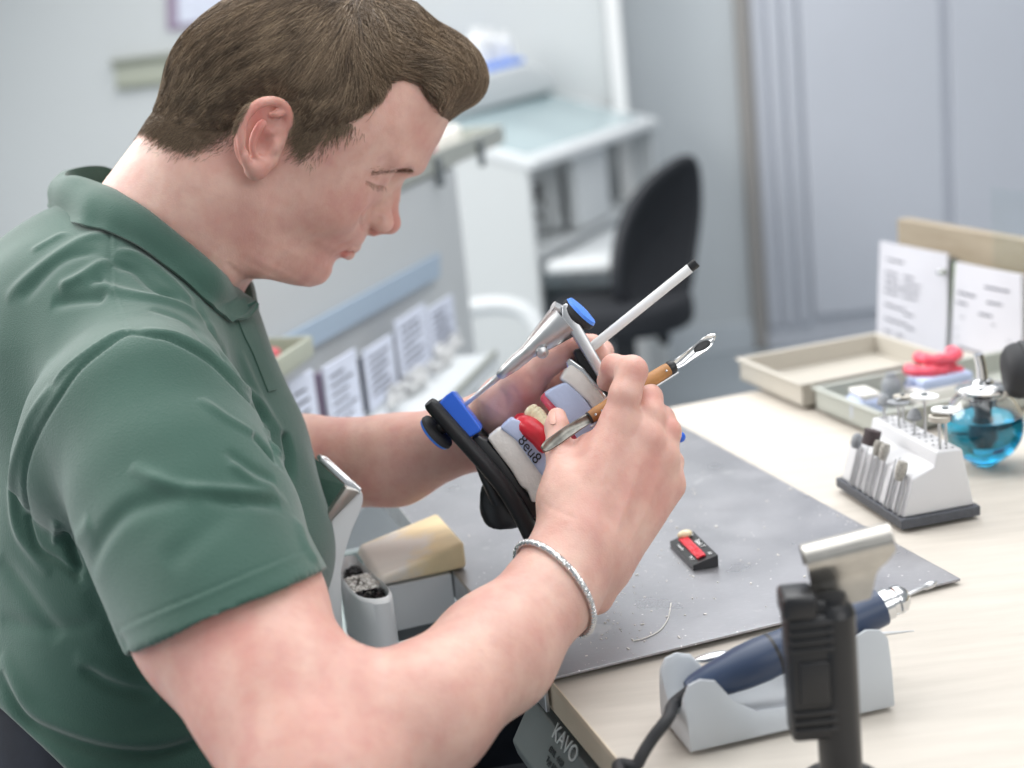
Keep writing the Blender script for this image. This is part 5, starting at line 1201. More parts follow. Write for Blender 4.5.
# ---------------- handpiece and its cradle, black stand: foreground
g1_, g2_ = G(690,752,ZB), G(893,706,ZB); CX = unit(g2_-g1_); CY = unit(np.cross(Z, CX)); CL = np.linalg.norm(g2_-g1_)
def cc(u, v, z): return np.array((g1_[0],g1_[1],ZB))+CX*u+CY*v+Z*z
HC = empty('handpiece_cradle', cc(CL/2,.025,0)); tag(HC, 'soft grey cradle holding the navy handpiece', 'cradle')
W0 = .052
def horn_sec(hh, vh, n=40):   # saddle outline across the cradle: two horns and a valley
    o_ = []
    for v in np.linspace(0, 1, n):
        s_ = abs(2*v-1); z_ = vh+(hh-vh)*(1-(1-min(1,s_/.78))**1.6 if False else min(1, s_/.72)**2.2)
        if s_ > .80: z_ = hh*math.sqrt(max(.0,1-((s_-.80)/.20)**2))*.55+hh*.45*(1-(s_-.8)/.2) if s_ < 1 else hh*.0+.002
        o_.append((v, z_))
    return o_
def hcap(u0, u1, hh, vh):
    g = []
    for u in (u0, u1):
        g.append([cc(u, -.002+W0*v, .0005) for v in (0,)]+[cc(u, -.002+W0*v, max(z_,.0015)) for v, z_ in horn_sec(hh, vh)]+[cc(u, -.002+W0, .0005)])
    mb = MB(); n = len(g[0]); mb.add(g[0]+g[1], [(i, i+1, n+i+1, n+i) for i in range(n-1)]+[(n-1,0,n,2*n-1)]+[tuple(range(n-1,-1,-1)), tuple(range(n,2*n))]); return mb
stk = [(0.0,.034,.014),(.004,.041,.017),(.012,.043,.018),(.022,.040,.017),(.034,.024,.011),(.048,.015,.009),(.072,.013,.008),(.092,.015,.009),(.106,.030,.012),(.118,.048,.020),(.128,.052,.024),(.138,.050,.024),(.143,.044,.020)]
k_ = CL/.143
g = [[cc(u*k_, -.002+.001, .0004)]+[cc(u*k_+ (0), -.002+W0*v, max(z_,.0015)) for v, z_ in horn_sec(hh, vh)]+[cc(u*k_, W0-.003, .0004)] for u, hh, vh in stk]
n = len(g[0]); mb = MB(); mb.add([p for r_ in g for p in r_], [(i*n+j, i*n+j+1, (i+1)*n+j+1, (i+1)*n+j) for i in range(len(g)-1) for j in range(n-1)]+[((i+1)*n-1, i*n, (i+1)*n, (i+2)*n-1) for i in range(len(g)-1)]+[tuple(range(n-1,-1,-1)), tuple((len(g)-1)*n+j for j in range(n))])
atm(mb.build('cradle_body', M['holder']), HC)
hA = PL(694,689,cc(0,W0/2-.002,0),CY); hB_ = PL(880,607,cc(0,W0/2-.002,0),CY); hd2 = unit(hB_-hA); hL_ = np.linalg.norm(hB_-hA)
HN = empty('handpiece', hA); tag(HN, 'navy dental handpiece with a silver collet resting in the grey cradle', 'handpiece')
atm(MB().lathe([(0,-.004),(.0065,-.004),(.0085,0),(.0105,.010),(.0132,.032),(.0138,.046),(.0128,.060),(.0122,.085),(.0122,hL_-.006),(.0118,hL_),(0,hL_)], hA, hd2, 32).build('grip', M['navy']), HN)
atm(MB().lathe([(.0125,.052),(.0134,.053),(.0134,.055),(.0125,.056)], hA, hd2, 32).build('ring', M['black']), HN)
atm(MB().lathe([(0,0),(.0098,0),(.0098,.006),(.0080,.007),(.0080,.010),(.0092,.011),(.0088,.0150),(.0055,.0185),(.0030,.020),(0,.020)], hA+hd2*hL_, hd2, 28).build('collet', M['chrome']), HN)
atm(MB().lathe([(0,0),(.0012,0),(.0012,.012),(.0020,.013),(.0024,.017),(.0012,.021),(0,.022)], hA+hd2*(hL_+.019), hd2, 14).build('bur', M['satin']), HN)
cd_ = smooth_path([hA-hd2*.002, hA-hd2*.014-Z*.004, P(668,718,.84), P(650,742,.835), P(636,768,.832), P(622,810,.84), P(640,860,.80)], 40)
for q in cd_: q[2] = max(q[2], ZB+.0045)
atm(MB().tube(cd_, .0038, 12).build('cord', M['rubber']), HN)
for k, (pa, pb, vv) in enumerate((((703,659),(906,612),.050),((760,645),(914,631),.044))):
    q0, q1 = PL(*pa, cc(0,vv,0), CY), PL(*pb, cc(0,vv,0), CY); d_ = unit(q1-q0); l_ = np.linalg.norm(q1-q0)
    T = empty('steel_probe', q0); tag(T, ['steel spatula with a spoon end lying behind the navy handpiece','thin steel probe lying in the cradle below the spatula'][k], 'instrument')
    atm(MB().lathe([(0,.0),(.0016,.002),(.0018,l_*.5),(.0014,l_*.8),(.0004,l_),(0,l_)], q0, d_, 12).build('shaft', M['satin']), T)
    if k == 0: atm(MB().ball(q0+d_*.006, (.013,.0042,.0026), 18, [d_, np.cross(Z,d_), Z]).build('spoon', M['chrome']), T)
# black stand with the steel clip
sb = G(842,790,ZB); sb = np.array((sb[0], sb[1], ZB+.0006)); ST = empty('clip_stand', sb); tag(ST, 'black upright stand with a worn steel clip in the near foreground', 'stand')
top_s = PL(836,612,sb,CF*np.array((1,1,0))); hS = top_s[2]-sb[2]
lean = unit(top_s-sb)
atm(MB().lathe([(0,0),(.024,0),(.0245,.003),(.022,.006),(.013,.0085),(0,.009)], sb, Z, 36).build('base_disc', M['black']), ST)
atm(MB().tube([sb+Z*.005, sb+Z*hS], .0118, 28).build('post', M['black']), ST)
atm(MB().lathe([(0,0),(.0118,0),(.0105,.0035),(.0075,.006),(.0070,.010),(0,.0105)], sb+Z*hS, Z, 24).build('post_cap', M['black']), ST)
hx = unit(np.array((CR[0],CR[1],0))); hy = unit(np.cross(Z,hx)); SX = [hx, hy, Z]
def sp(px, py, fwd=0.0): return PL(px, py, sb-hy*fwd, hy)
cB0 = (sp(812,664)+0); hh = abs(sp(812,610)[2]-sp(812,734)[2]); ww = abs((sp(838,670)-sp(788,670))@hx)
cl = empty('t'); bpy.data.objects.remove(cl)
cm = sp(811,672); mb = MB(); mb.box(cm, (ww, .020, hh), SX, .003)
for k in (-.40,-.33,-.26,.24,.31,.38,.45): mb.box(cm-hy*.0105+Z*hh*k, (ww*.92, .0022, hh*.035), SX, .0008)
mb.box(cm-hy*.0105+Z*hh*(-.02), (ww*.62, .0025, hh*.34), SX, .001)
clp = atm(mb.build('clip_block', M['black']), ST)
cm2 = sp(797,602); atm(MB().box(cm2, (abs((sp(815,600)-sp(780,600))@hx), .022, abs(sp(797,592)[2]-sp(797,617)[2])), SX, .003).build('clip_head', M['black']), ST)
atm(MB().box((cm2+cm)/2+hx*.004+Z*.006, (ww*.62, .014, abs(cm2[2]-cm[2])*.8), SX, .002).build('clip_neck', M['black']), ST)
# folded steel sheet: rounded upper roll and hanging flange
r0, r1 = sp(806,568,-.010), sp(893,546,-.010); ax_ = unit(r1-r0); ln2 = np.linalg.norm(r1-r0); rv = unit(np.cross(ax_, hy)); rv = rv if rv[2] > 0 else -rv
def fold(u, s_): return r0+ax_*u+rv*s_
prf2 = [(-.026,-.001),(-.012,-.001),(-.006,-.003),(.002,-.007),(.008,-.007),(.0115,-.003),(.0120,.003),(.0095,.008),(.004,.0095),(-.002,.009)]
g = [[r0+ax_*(ln2*t)+rv*a_+hy*b_ for a_, b_ in smooth_path(prf2, 40)] for t in np.linspace(0,1,2)]
g = [[r0+ax_*(ln2*(t if i > 12 else t*(.62+.38*i/12)))+rv*a_+hy*b_ for i, (a_, b_) in enumerate(smooth_path(prf2, 40))] for t in np.linspace(0,1,6)]
atm(MB().sheet(g, .0012).build('steel_clip', M['wornsteel']), ST)
# ================================================================== articulator held in the hands
AR = empty('dental_articulator', P(520,470,1.07)); tag(AR, 'black and silver dental articulator with blue pads held in both hands', 'articulator')
def pp_(pts, d0, d1, bev=.0015):
    """pixel outline at distance d0, extruded away from the eye to distance d1"""
    mb = MB(); a_ = [P(x, y, d0) for x, y in pts]; mb.prism(a_, CF*(d1-d0), bev); return mb
def arp(mb, nm, m_, par=AR, sm=True): o_ = mb.build(nm, m_, smooth=sm); atm(o_, par if par is AR else AR); 
# lower member
lb_ = smooth_path([(429,402),(437,411),(452,428),(470,448),(488,468),(503,486),(516,506),(527,526),(536,546)], 26)
lw_ = np.interp(np.linspace(0,1,26), [0,.06,.4,.7,1], [.0040,.0056,.0058,.0064,.0068])
o = MB().tube([P(x, y, 1.036+.012*t) for (x, y), t in zip(lb_, np.linspace(0,1,26))], list(lw_), 16).build('lower_frame', M['carbon']); atm(o, AR)
o = MB().tube([P(x+12, y-10, 1.115) for x, y in lb_[4:]], list(lw_[4:]), 12).build('lower_frame', M['carbon']); atm(o, AR)
atm(pp_([(470,439),(477,435),(489,441),(502,456),(516,476),(528,495),(545,507),(547,517),(527,519),(512,502),(495,476),(480,458)], 1.050, 1.105, .002).build('mounting_plate', M['black']), AR)
atm(pp_([(499,474),(512,489),(526,507),(544,516),(541,524),(523,522),(508,508),(496,490)], 1.060, 1.100, .002).build('cross_bar', M['black']), AR)
ft = MB(); ft.add(*(lambda g: ([p for r in g for p in r], [(i*16+j, i*16+(j+1)%16, (i+1)*16+(j+1)%16, (i+1)*16+j) for i in range(len(g)-1) for j in range(16)]+[tuple(range(15,-1,-1)), tuple((len(g)-1)*16+j for j in range(16))]))(
    [[P(x, y, d) +(CR*math.cos(t)*rx+CU*math.sin(t)*ry) for t in np.linspace(0,2*PI,16,endpoint=False)] for x, y, d, rx, ry in ((494,480,1.075,.006,.010),(492,494,1.08,.009,.011),(494,508,1.085,.011,.012),(500,518,1.09,.013,.009),(508,524,1.095,.010,.004))]))
atm(ft.build('foot', M['black']), AR)
atm(MB().tube([P(474,448,1.062),P(487,478,1.062),P(498,500,1.075)], [.004,.005,.006], 12).build('rib', M['black']), AR)
atm(pp_([(445,396),(453,390.5),(481,427),(481,431),(469,438),(464,436),(435,407)], 1.040, 1.092, .0022).build('hinge_block', M['blue'], smooth=False), AR)
atm(pp_([(432,405),(445,397),(449,401),(439,412)], 1.046, 1.088, .001).build('hinge_cap', M['black']), AR)
kn = P(437,432,1.050); ka = unit(np.cross(unit(P(449,447,1.05)-P(423,417,1.05)), CF)*1.0-CF*.28); ka = ka if ka@CR < 0 else -ka
kx_ = unit(P(449,447,1.05)-P(423,417,1.05))
def disc(o_, ax, r1, r2, prof, m_, nm):
    ax = unit(ax); y_ = unit(np.cross(ax, kx_)); atm(MB().lathe(prof, o_, ax, 32, x=kx_).build(nm, m_), AR)
disc(kn, ka, 0, 0, [(0,-.003),(.012,-.003),(.0145,-.0015),(.0150,.001),(0,.001)], M['rubber'], 'knob')
disc(kn, ka, 0, 0, [(0,.0012),(.0148,.0012),(.0140,.0032),(.0075,.0042),(0,.0045)], M['blue2'], 'knob_pad')
atm(MB().tube([kn, kn-ka*.014], .0045, 12).build('knob_axle', M['black']), AR)
# lower cast
LCA = empty('lower_cast', P(515,455,1.07)); tag(LCA, 'white and pale blue plaster jaw cast with a red wax gum, lower in the articulator', 'cast')
def atl(o_, par=LCA): return atm(o_, par)
atl(pp_([(487,438),(499,428),(512,431),(531,455),(545,476),(541,480),(543,500),(532,503),(527,490),(521,487),(511,470),(497,452)], 1.046, 1.102, .0022).build('plaster_base', M['plaster']))
atl(pp_([(500,428),(511,418),(521,421),(534,437),(546,455),(546,473),(543,477),(532,462),(516,440)], 1.044, 1.100, .0020).build('stone_arch', M['stone']))
gum = MB()
gum.tube(smooth_path([P(519,424,1.055),P(530,428,1.048),P(541,438,1.046),P(546,450,1.048)], 14), [.0058,.0070,.0078,.0082,.0084,.0085,.0085,.0084,.0082,.0080,.0076,.0070,.0064,.0055], 14)
gum.tube(smooth_path([P(521,422,1.06),P(536,424,1.085),P(552,432,1.095)], 10), .0068, 12)
atl(gum.build('wax_gum', M['wax']))
tth = MB(); r_ = random.Random(2)
for k, t in enumerate(np.linspace(0, 1, 7)):
    px, py, d = 531+17*t+1.5*math.sin(k), 412+15*t, 1.052-.006*t
    c = P(px, py, d); sz = .0044; tth.ball(c, (sz, sz*.9, sz*1.25), 10, [unit(CR+CU*-.6), CF, unit(CU+CR*.6)])
    tt_ = MB().ball(c, (sz, sz*.9, sz*1.35), 12, [unit(CR-CU*.8), CF, unit(CU+CR*.8)]); tt_.ball(c+CU*.0028+CR*.0022, (sz*.75,sz*.7,sz*.7), 10)
    atl(tt_.build('tooth', M['tooth']))
ho = P(523.5,438,1.0435); hx2 = unit(P(537,456,1.0435)-P(522,436,1.0435)); hy2 = unit(np.cross(hx2, -CF)); hy2 = hy2 if hy2@CU > 0 else -hy2
ho = P(522.5,445,1.0432)
t_ = text_mesh('t','8eu8',.0112,P(529.5,449.5,1.0432),hx2,unit(hy2-hx2*.15),M['ink'],None,.0002,'handwriting'); atm(t_, LCA)
# upper member
atm(MB().prism([P(562,305,1.036),P(567,303,1.036),P(571,308,1.036),P(613,382,1.036),P(611,389,1.036),P(605,388,1.036),P(562,318,1.036)], CF*.016, .0012).build('upper_arm', M['satin']), AR)
ax_a, ax_b = P(572,314,1.044), P(465,405,1.060); au = unit(ax_b-ax_a); al = np.linalg.norm(ax_b-ax_a)
def lerp_r(px): return 0
prS = [(0,.006),(.0135,.006),(.0130,.012),(.0105,.024),(.0082,.034),(.0066,.040),(.0066,.0415),(.0060,.0425),(.0058,.055),(.0050,.062),(.0036,.070),(.0024,.0715),(.0024,.078),(.0020,.0795),(.0017,al),(0,al+.001)]
atm(MB().lathe(prS, ax_a, au, 28).build('incisal_post', M['satin']), AR)
sk = P(541,351,1.040); atm(MB().lathe([(0,0),(.0042,0),(.0048,.002),(.0044,.005),(.002,.0064),(0,.0066)], sk+CF*.004, unit(-CF+CU*-.3+CR*.3), 18).build('set_screw', M['satin']), AR)
atm(MB().tube([P(553,306,1.04),P(566,313,1.044)], .0038, 14).build('pivot', M['satin']), AR)
k2 = P(578,315,1.046); kx_ = unit(P(590,329,1.04)-P(563,302,1.04)); ka2 = unit(unit(np.cross(kx_, CF))*1.0-CF*.22); ka2 = ka2 if ka2@CR > 0 else -ka2
disc(k2, ka2, 0, 0, [(0,-.005),(.010,-.005),(.0140,-.001),(.0142,.0025),(0,.0025)], M['rubber'], 'knob')
disc(k2, ka2, 0, 0, [(0,.0027),(.0138,.0027),(.0128,.0050),(.006,.0062),(0,.0065)], M['blue2'], 'knob_pad')
atm(pp_([(573,350),(582,347),(613,392),(611,400),(603,398),(577,362)], 1.050, 1.098, .002).build('upper_mount', M['black'], smooth=False), AR)
atm(pp_([(566,362),(570,358),(584,368),(607,396),(606,404),(600,400),(583,380),(568,370)], 1.046, 1.098, .0012).build('mounting_ring', M['chrome'], smooth=False), AR)
q0_, q1_ = P(592,347,1.062), P(697,262.5,1.040); qd = unit(q1_-q0_); ql = np.linalg.norm(q1_-q0_)
atm(MB().tube([q0_, q0_+qd*ql*.935], .0036, 16).build('guide_pin', M['white_plastic']), AR); atm(MB().tube([q0_+qd*ql*.935, q0_+qd*ql*.99, q1_], [.0036,.0037,.0034], 16).build('pin_tip', M['black']), AR)
atm(MB().ball(P(680,437,1.05), .0042, 14).build('pin_end', M['blue']), AR); atm(MB().tube([P(680,437,1.05), P(615,398,1.07)], .002, 8).build('pin_rod', M['satin']), AR)
UCA = empty('upper_cast', P(580,405,1.07)); tag(UCA, 'white and pale blue plaster cast mounted upside down in the upper arm', 'cast')
atm(pp_([(567,368),(571,364),(585,374),(604,398),(608,408),(606,418),(600,421),(588,402),(567,383),(561,379)], 1.044, 1.100, .0025).build('plaster_base', M['plaster']), UCA)
atm(pp_([(544,394),(551,389),(566,382),(583,397),(600,420),(597,428),(586,447),(579,441),(566,421),(556,407)], 1.042, 1.098, .0020).build('stone_arch', M['stone']), UCA)
atm(MB().tube(smooth_path([P(546,397,1.06),P(556,410,1.05),P(568,428,1.05),P(580,444,1.06)], 12), .0046, 12).build('wax_rim', M['pinkwax']), UCA)
# ================================================================== wax knife
kt0, kt1 = P(541,448,.980), P(717,339,1.018); kd = unit(kt1-kt0); kL = np.linalg.norm(kt1-kt0); kn_ = unit(np.cross(kd, CF)); kn_ = kn_ if kn_@CU > 0 else -kn_; kf = unit(np.cross(kd, kn_))
KN = empty('wax_knife', kt0); tag(KN, 'steel wax knife with an olive wood handle between his fingers', 'knife')
def kp(t, w=0., d=0.): return kt0+kd*kL*t+kn_*w+kf*d
def blade(ts, ws, th, nm, m_, sag=None):
    g = []
    for i, (t, w) in enumerate(zip(ts, ws)):
        s_ = 0 if sag is None else sag[i]; g.append([kp(t, w*v+s_, .0011*v*v+.0007*v*math.sin(i*1.1)+.0006*math.sin(i*.8)) for v in (-1,-.7,-.35,0,.35,.7,1)])
    atm(MB().sheet(g, th).build(nm, m_), KN)
tA = [0,.01,.03,.08,.14,.18,.22,.26,.29]; blade(tA, [.0012,.0026,.0034,.0038,.0038,.0036,.0034,.0033,.0030], .0016, 'curved_blade', mat('worn_blade_steel','#86857f',.38, metal=.85, noise=(160,.35)), [-.0015,-.0014,-.001,-.0006,0,0,0,0,0])
for w0_, nm in ((.0,'handle'),):
    hndl = MB(); hndl.tube([kp(t) for t in (.262,.268,.30,.42,.58,.70,.735,.745)], [.0030,.0042,.0049,.0053,.0053,.0050,.0042,.0036], 20); atm(hndl.build('handle', M['olive']), KN)
atm(MB().tube([kp(.715),kp(.725),kp(.745),kp(.752)], [.0046,.0051,.0047,.0036], 18).build('ferrule', M['black']), KN)
atm(MB().tube([kp(.262),kp(.270)], [.0042,.0047], 18).build('ferrule', M['black']), KN)
atm(MB().box(kp(.50,-.0056,0), (kL*.50,.0014,.0030), [kd,kn_,kf], .0004).build('tang', M['satin']), KN)
for t in (.30,.335,.70): atm(MB().lathe([(0,0),(.0011,0),(.0008,.0006),(0,.0008)], kp(t,0,0)-CF*.0048, -CF, 12).build('rivet', M['chrome']), KN)
tB = [.745,.76,.79,.84,.88,.92,.96,.985,1.0]; blade(tB, [.0026,.0032,.0036,.0036,.0038,.0044,.0040,.0024,.0004], .0013, 'pointed_blade', M['chrome'], [0,0,0,.0004,.0008,.0012,.0020,.0026,.0032])
atm(MB().ball(kp(.915,.001)-kf*np.sign(kf@CF)*.0006, (.0075,.0034,.0008), 14, [kd,kn_,kf]).build('burnt_wax', M['black']), KN)
# ================================================================== the technician
PE = empty('person', AB(-.1,1.1,0)); tag(PE, 'person in a green polo shirt with short brown hair, head bent over the work', 'person')
lo = np.array((-.66,.55,.02)); hi = np.array((.50,1.75,1.36))
def skin_post(me, co, no):
    def g(c, r): return np.exp(-((co-c)**2).sum(1)/(r*r))
    red = np.zeros(len(co))
    for c, r, w in [(mcp['i'],.013,.7),(mcp['m'],.012,.6),(mcp['r'],.011,.5),(mcp['l'],.012,.6),(P(631,371,.975),.010,.45),(P(606,368,1.0),.010,.5),(P(655,400,.99),.009,.4),(P(670,425,.99),.010,.5),(P(556,418,.995),.010,.35),
                    (hw(.06,-.05,-.012),.030,.32),(hpt(390,222,-.006),.012,.55),(er_c,.034,.85),(er_c2,.020,.5),(hpt(250,265,-.05),.02,.2),(P(220,690,.82),.10,.35),(P(330,700,.79),.06,.3),(P(400,470,1.15),.06,.15),(P(585,340,1.08),.02,.5),(P(520,385,1.1),.03,.35),(P(640,470,.96),.04,.25),(P(340,480,1.17),.08,.35)]:
        red = np.maximum(red, w*g(c, r)*(.8+.2*np.sin(co[:,0]*300)))
    set_attr(me, 'red', np.clip(red, 0, 1))
    q = (co-HO)@HX.T
    lipm = np.zeros(len(co))
    for s in (-1, 1):
        for c0, c1, r in ((mid(353,247.5,0), mid(338,252,0)+HL*s*.020, .0042), (mid(348.5,253.8,0), mid(339,252.5,0)+HL*s*.017, .0046)):
            ab_ = c1-c0; t = np.clip(((co-c0)@ab_)/(ab_@ab_), 0, 1); d = np.linalg.norm(co-c0-t[:,None]*ab_, axis=1); lipm = np.maximum(lipm, np.clip((r*(1-.35*t)-d)/.0015, 0, 1))
    set_attr(me, 'lip', lipm*.8)
    near_ = (np.linalg.norm(q, axis=1) < .17); set_poly(me); mk_ = np.full(len(co), 1.); mk_[near_] = hair_mask(co[near_]); set_attr(me, 'scalp', np.clip(-(mk_-.001)/.010, 0, 1)*.85)
    # skin folds: shallow furrows over knuckles, wrist and neck
    out = co.copy(); dsp = np.zeros(len(co)); bv = bvh_of(me)
    for pts, amp, w in FOLDS:
        hit = []
        for x, y in smooth_path(pts, 6*len(pts)):
            h = bv.ray_cast(Vector(CAM), Vector(unit(ray(x, y))))
            if h[0] is not None: hit.append(np.array(h[0]))
        if len(hit) < 2: continue
        hit = np.array(hit); w = w/1000; lo_, hi_ = hit.min(0)-3*w, hit.max(0)+3*w; m = np.where(((co > lo_) & (co < hi_)).all(1))[0]
        if not len(m): continue
        best = np.full(len(m), 9.); tt = np.zeros(len(m))
        for i in range(len(hit)-1):
            a_, ab_ = hit[i], hit[i+1]-hit[i]
            if ab_@ab_ < 1e-12 or ab_@ab_ > .02**2: continue
            t = np.clip(((co[m]-a_)@ab_)/(ab_@ab_), 0, 1); d = np.linalg.norm(co[m]-a_-t[:,None]*ab_, axis=1); u = d < best; best[u] = d[u]; tt[u] = (i+t[u])/(len(hit)-1)
        dsp[m] += amp/1000*np.exp(-(best/w)**2)*np.clip(np.minimum(tt,1-tt)*4, 0, 1)
    return co+no*dsp[:,None]
er_c = hpt(258,120,-.085); er_c2 = hpt(262,170,-.08)
FOLDS = [
 ([(353,250.6),(346,251.5),(339,253.5),(333,256)], -1.1, 1.2), ([(368,208),(362,216),(361.5,225),(366,231)], -2.2, 1.9), ([(366,232),(352,240),(338,246),(330,252)], -.5, 3), ([(343,259),(334,260.5),(326,264)], -.7, 2.5),
 ([(572,470),(600,500),(620,540)], -.5, 5), ([(630,440),(622,480),(606,530)], -.6, 5), ([(652,462),(640,500),(620,545)], -.7, 5), ([(665,480),(654,515),(630,555)], -.5, 4), ([(619,432),(604,478),(592,530)], .5, 4),([(645,450),(632,490),(612,540)], .6, 3.5),([(660,466),(648,505),(626,548)], .5, 3),
 ([(541,503),(560,512),(578,520)], -.4, 2), ([(560,462),(570,466)], -.4, 1.2), ([(550,448),(560,450),(568,446)], -.5, 1.0), ([(551,452),(561,454),(569,450)], -.4, 1.0),
 ([(616,365),(620,358),(624,355)], -.3, 1), ([(634,363),(641,366)], -.3, .8), ([(633,368),(641,371)], -.3, .8), ([(632,373),(640,376)], -.3, .8),
 ([(500,388),(506,400),(505,415)], -.8, 2.2), ([(510,385),(518,398),(519,412)], -.8, 2.2), ([(478,405),(482,425),(480,445)], -.6, 2), ([(526,372),(533,384),(534,392)], -.7, 2),
 ([(215,270),(232,285),(240,290)], -.6, 2), ([(226,262),(240,276)], -.6, 2), ([(371,203),(362,217),(356,232)], -.5, 2.5), ([(368,176),(378,181),(386,182)], -.3, 1)]
body = sdf_obj('body', BODY, lo, hi, VOX, M['skin'], None, skin_post)
def atp(o_): return atm(o_, PE)
atp(body)
shirt = sdf_obj('polo_shirt', SH, np.array((-.78,.55,.40)), np.array((.12,1.62,1.26)), .0021, M['cloth'], None, shirt_post); atp(shirt)
co_ = collar(None, M['cloth'], body.data, shirt.data); co_.parent = shirt
pk = MB(); bvs = bvh_of(shirt.data)
g = []
for (x0_, y0_), (x1_, y1_) in zip(smooth_path([(238,320),(244,336),(252,352),(260,372),(268,392)], 14), smooth_path([(250,312),(257,330),(263,350),(270,370),(276,390)], 14)):
    row = []
    for t in np.linspace(0,1,5):
        x, y = x0_+(x1_-x0_)*t, y0_+(y1_-y0_)*t; h = bvs.ray_cast(Vector(CAM), Vector(unit(ray(x, y))))
        row.append(np.array(h[0])-unit(ray(x,y))*.0012 if h[0] is not None else (row[-1] if row else P(x,y,1.10)))
    g.append(row)
pk.sheet(g, .0015); pl_ = pk.build('placket', M['cloth']); pl_.parent = shirt
# trousers
TR = U(); 
TR.add(cap(hip-B*.08, hip+B*.08, .155, .155), .03); TR.add(cap(P(120,820,1.16), hip, .128, .13), .03)
for (h_, k_) in LEG:
    ft_ = k_.copy(); ft_[2] = .12; ft_ = ft_-A*.05; TR.add(cap(h_, k_, .097, .074), .02); TR.add(cap(k_, ft_, .070, .056), .02)
TR.add(off(TORSO[1], .002), .01); TR.cut(plane((0,0,.83), -Z), .003)
tr_ = sdf_obj('trousers', TR, np.array((-.8,.6,.04)), np.array((.6,1.8,.86)), .005, M['jeans']); atp(tr_)
for h_, k_ in LEG:
    f0 = k_.copy(); f0[2] = .05; f0 = f0-A*.05; s_ = U(); s_.add(cap(f0-A*.03, f0+A*.17-Z*.008, .045, .036), .01); s_.cut(plane((0,0,.004), Z), .002)
    sh_o = sdf_obj('shoe', s_, f0-.3, f0+.3, .005, M['shoe']); atp(sh_o)
hair = build_hair(None, body, M['cap'], M['strand']); hair.parent = PE; hair.matrix_parent_inverse = Matrix.Translation(-PE.location)
brow_lash(PE, body, M['brow'])
for o_ in list(PE.children):
    if o_.name.startswith(('eyebrow','eyelash')): o_.matrix_parent_inverse = Matrix.Translation(-PE.location)
# thumb nail
tn = P(552,420,1.000); bvb = bvh_of(body.data); g = []
for i, t in enumerate(np.linspace(0,1,7)):
    row = []
    for j, s_ in enumerate(np.linspace(0,1,5)):
        x = 549.2+5.5*s_+1.0*t; y = 411.5+13*t+(abs(s_-.5)**2)*4*(1 if t < .5 else -1); h = bvb.ray_cast(Vector(CAM), Vector(unit(ray(x, y))))
        row.append((np.array(h[0])-unit(ray(x,y))*.0003) if h[0] is not None else P(x,y,.998))
    g.append(row)
atp(MB().sheet(g, .0010).build('thumbnail', M['nail']))
# bracelet: two twisted strands round the wrist
bc = P(551,590,.943); ba = unit(P(578,550,.958)-P(520,632,.92)); ux = unit(np.cross(ba, Z)); uy = np.cross(ba, ux); loop = []
bvb2 = bvb
for t in np.linspace(0, 2*PI, 90, endpoint=False):
    d_ = ux*math.cos(t)+uy*math.sin(t); tilt = ba*(.010*math.cos(t+2.2)); o0 = bc+tilt+d_*.09; h = bvb2.ray_cast(Vector(o0), Vector(-d_), .09)
    loop.append(np.array(h[0])+d_*.0024 if h[0] is not None else bc+tilt+d_*.034)
loop = np.array(loop); lp2 = smooth_path(loop, 520, closed=True); T_ = np.roll(lp2,-1,0)-np.roll(lp2,1,0); T_ /= np.linalg.norm(T_,axis=1,keepdims=True)
BRC = empty('chain_bracelet', bc); tag(BRC, 'silver curb chain bracelet on his right wrist', 'bracelet')
for ph in (0, PI/2, PI, 3*PI/2):
    pts = []
    for i, p in enumerate(lp2):
        w_ = ph+i*2*PI*46/520; n_ = unit(p-bc-T_[i]*np.dot(p-bc,T_[i])); m_ = np.cross(T_[i], n_); pts.append(p+(n_*math.cos(w_)*.9+m_*math.sin(w_))*.00155)
    mb = MB(); mb.tube(np.vstack([pts, pts[:1]]), .00085, 6, caps=False); atm(mb.build('chain_strand', M['silver_chain']), BRC)
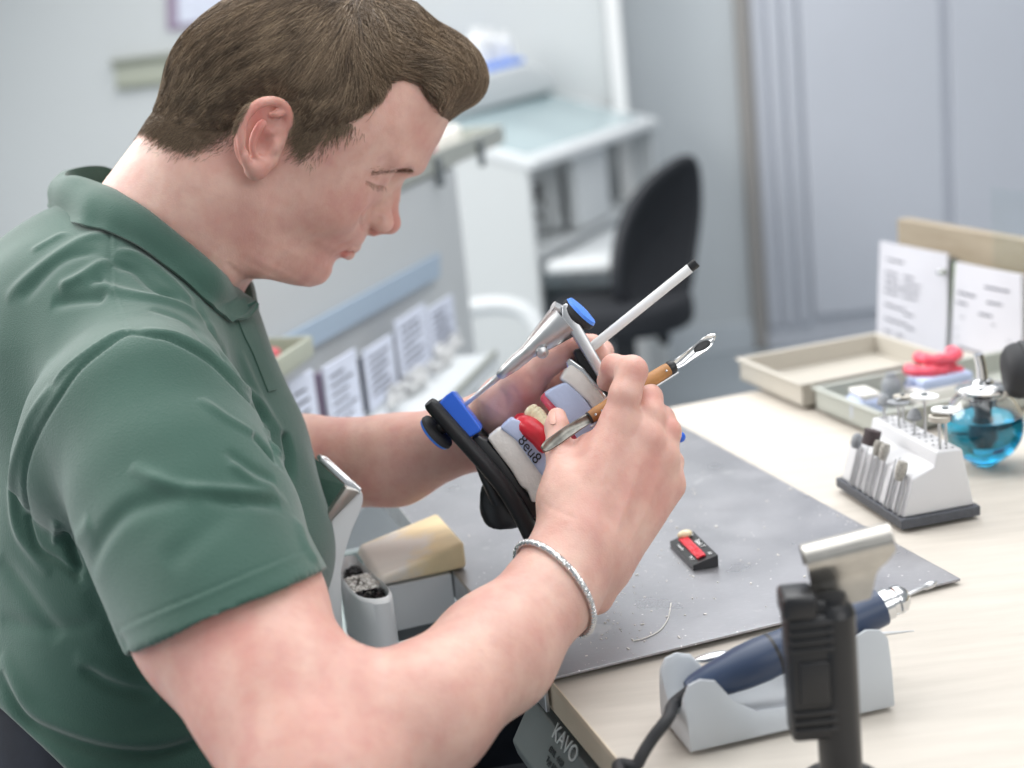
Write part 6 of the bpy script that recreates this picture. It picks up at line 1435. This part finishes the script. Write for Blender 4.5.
# stool
SB = hip.copy(); STL = empty('work_stool', (SB[0],SB[1],0)); tag(STL, 'dark work stool under the technician', 'stool')
zs_ = float(hip[2]-.16)
atm(MB().lathe([(0,0),(.19,0),(.205,.02),(.205,.05),(.18,.065),(0,.068)], (SB[0],SB[1],zs_-.072), Z, 36).build('seat', M['fabric']), STL)
atm(MB().tube([(SB[0],SB[1],zs_-.07),(SB[0],SB[1],.10)], .025, 16).build('column', M['chairplastic']), STL)
for k in range(5):
    t = 2*PI*k/5; e_ = np.array((SB[0]+.28*math.cos(t), SB[1]+.28*math.sin(t), .06)); atm(MB().tube([(SB[0],SB[1],.11), e_], [.025,.015], 10).build('leg', M['chairplastic']), STL)
    atm(MB().lathe([(0,-.012),(.024,-.012),(.028,0),(.024,.012),(0,.012)], e_-Z*.031, (math.cos(t+1.2),math.sin(t+1.2),0), 14).build('caster', M['rubber']), STL)
# ================================================================== light
w = bpy.data.worlds.new('daylight'); bpy.context.scene.world = w; w.use_nodes = True; bg = w.node_tree.nodes['Background']
bg.inputs[0].default_value = (.90,.95,1.0,1); bg.inputs[1].default_value = .46
def area(name, loc, tgt, sx, sy, e, c=(1,1,1)):
    l = bpy.data.lights.new(name, 'AREA'); l.shape = 'RECTANGLE'; l.size = sx; l.size_y = sy; l.energy = e; l.color = c
    o_ = bpy.data.objects.new(name, l); col.objects.link(o_); o_.location = loc; o_.rotation_euler = (Vector(tgt)-Vector(loc)).to_track_quat('-Z','Y').to_euler(); return o_
area('window_light', (-2.2,2.5,2.45), (-.15,1.2,.9), 2.4, 1.6, 105, (1,.985,.96))
area('window_light_2', (-2.7,.7,2.2), (-.35,1.0,1.0), 1.6, 1.4, 34, (1,.99,.97))
area('ceiling_light', (.55,1.35,2.75), (.30,1.15,.8), 2.6, 2.2, 48)
area('fill_light', (1.3,-.9,2.0), (.05,1.05,.9), 1.8, 1.3, 17, (1,.99,.97))  # unseen fill added behind the camera to lift face, hands and hood
area('ceiling_light_2', (.7,3.7,2.85), (.7,3.9,0), 2.4, 1.2, 33)
area('hand_fill', (.20,1.30,1.80), (.02,1.06,.85), .5, .2, 2.2)  # unseen lamp added above the bench to brighten the hands
sc = bpy.context.scene; sc.view_settings.view_transform = 'Standard'; sc.view_settings.look = 'None'; sc.view_settings.exposure = 0.0; sc.view_settings.gamma = 1.0; sc.view_settings.use_curve_mapping = False
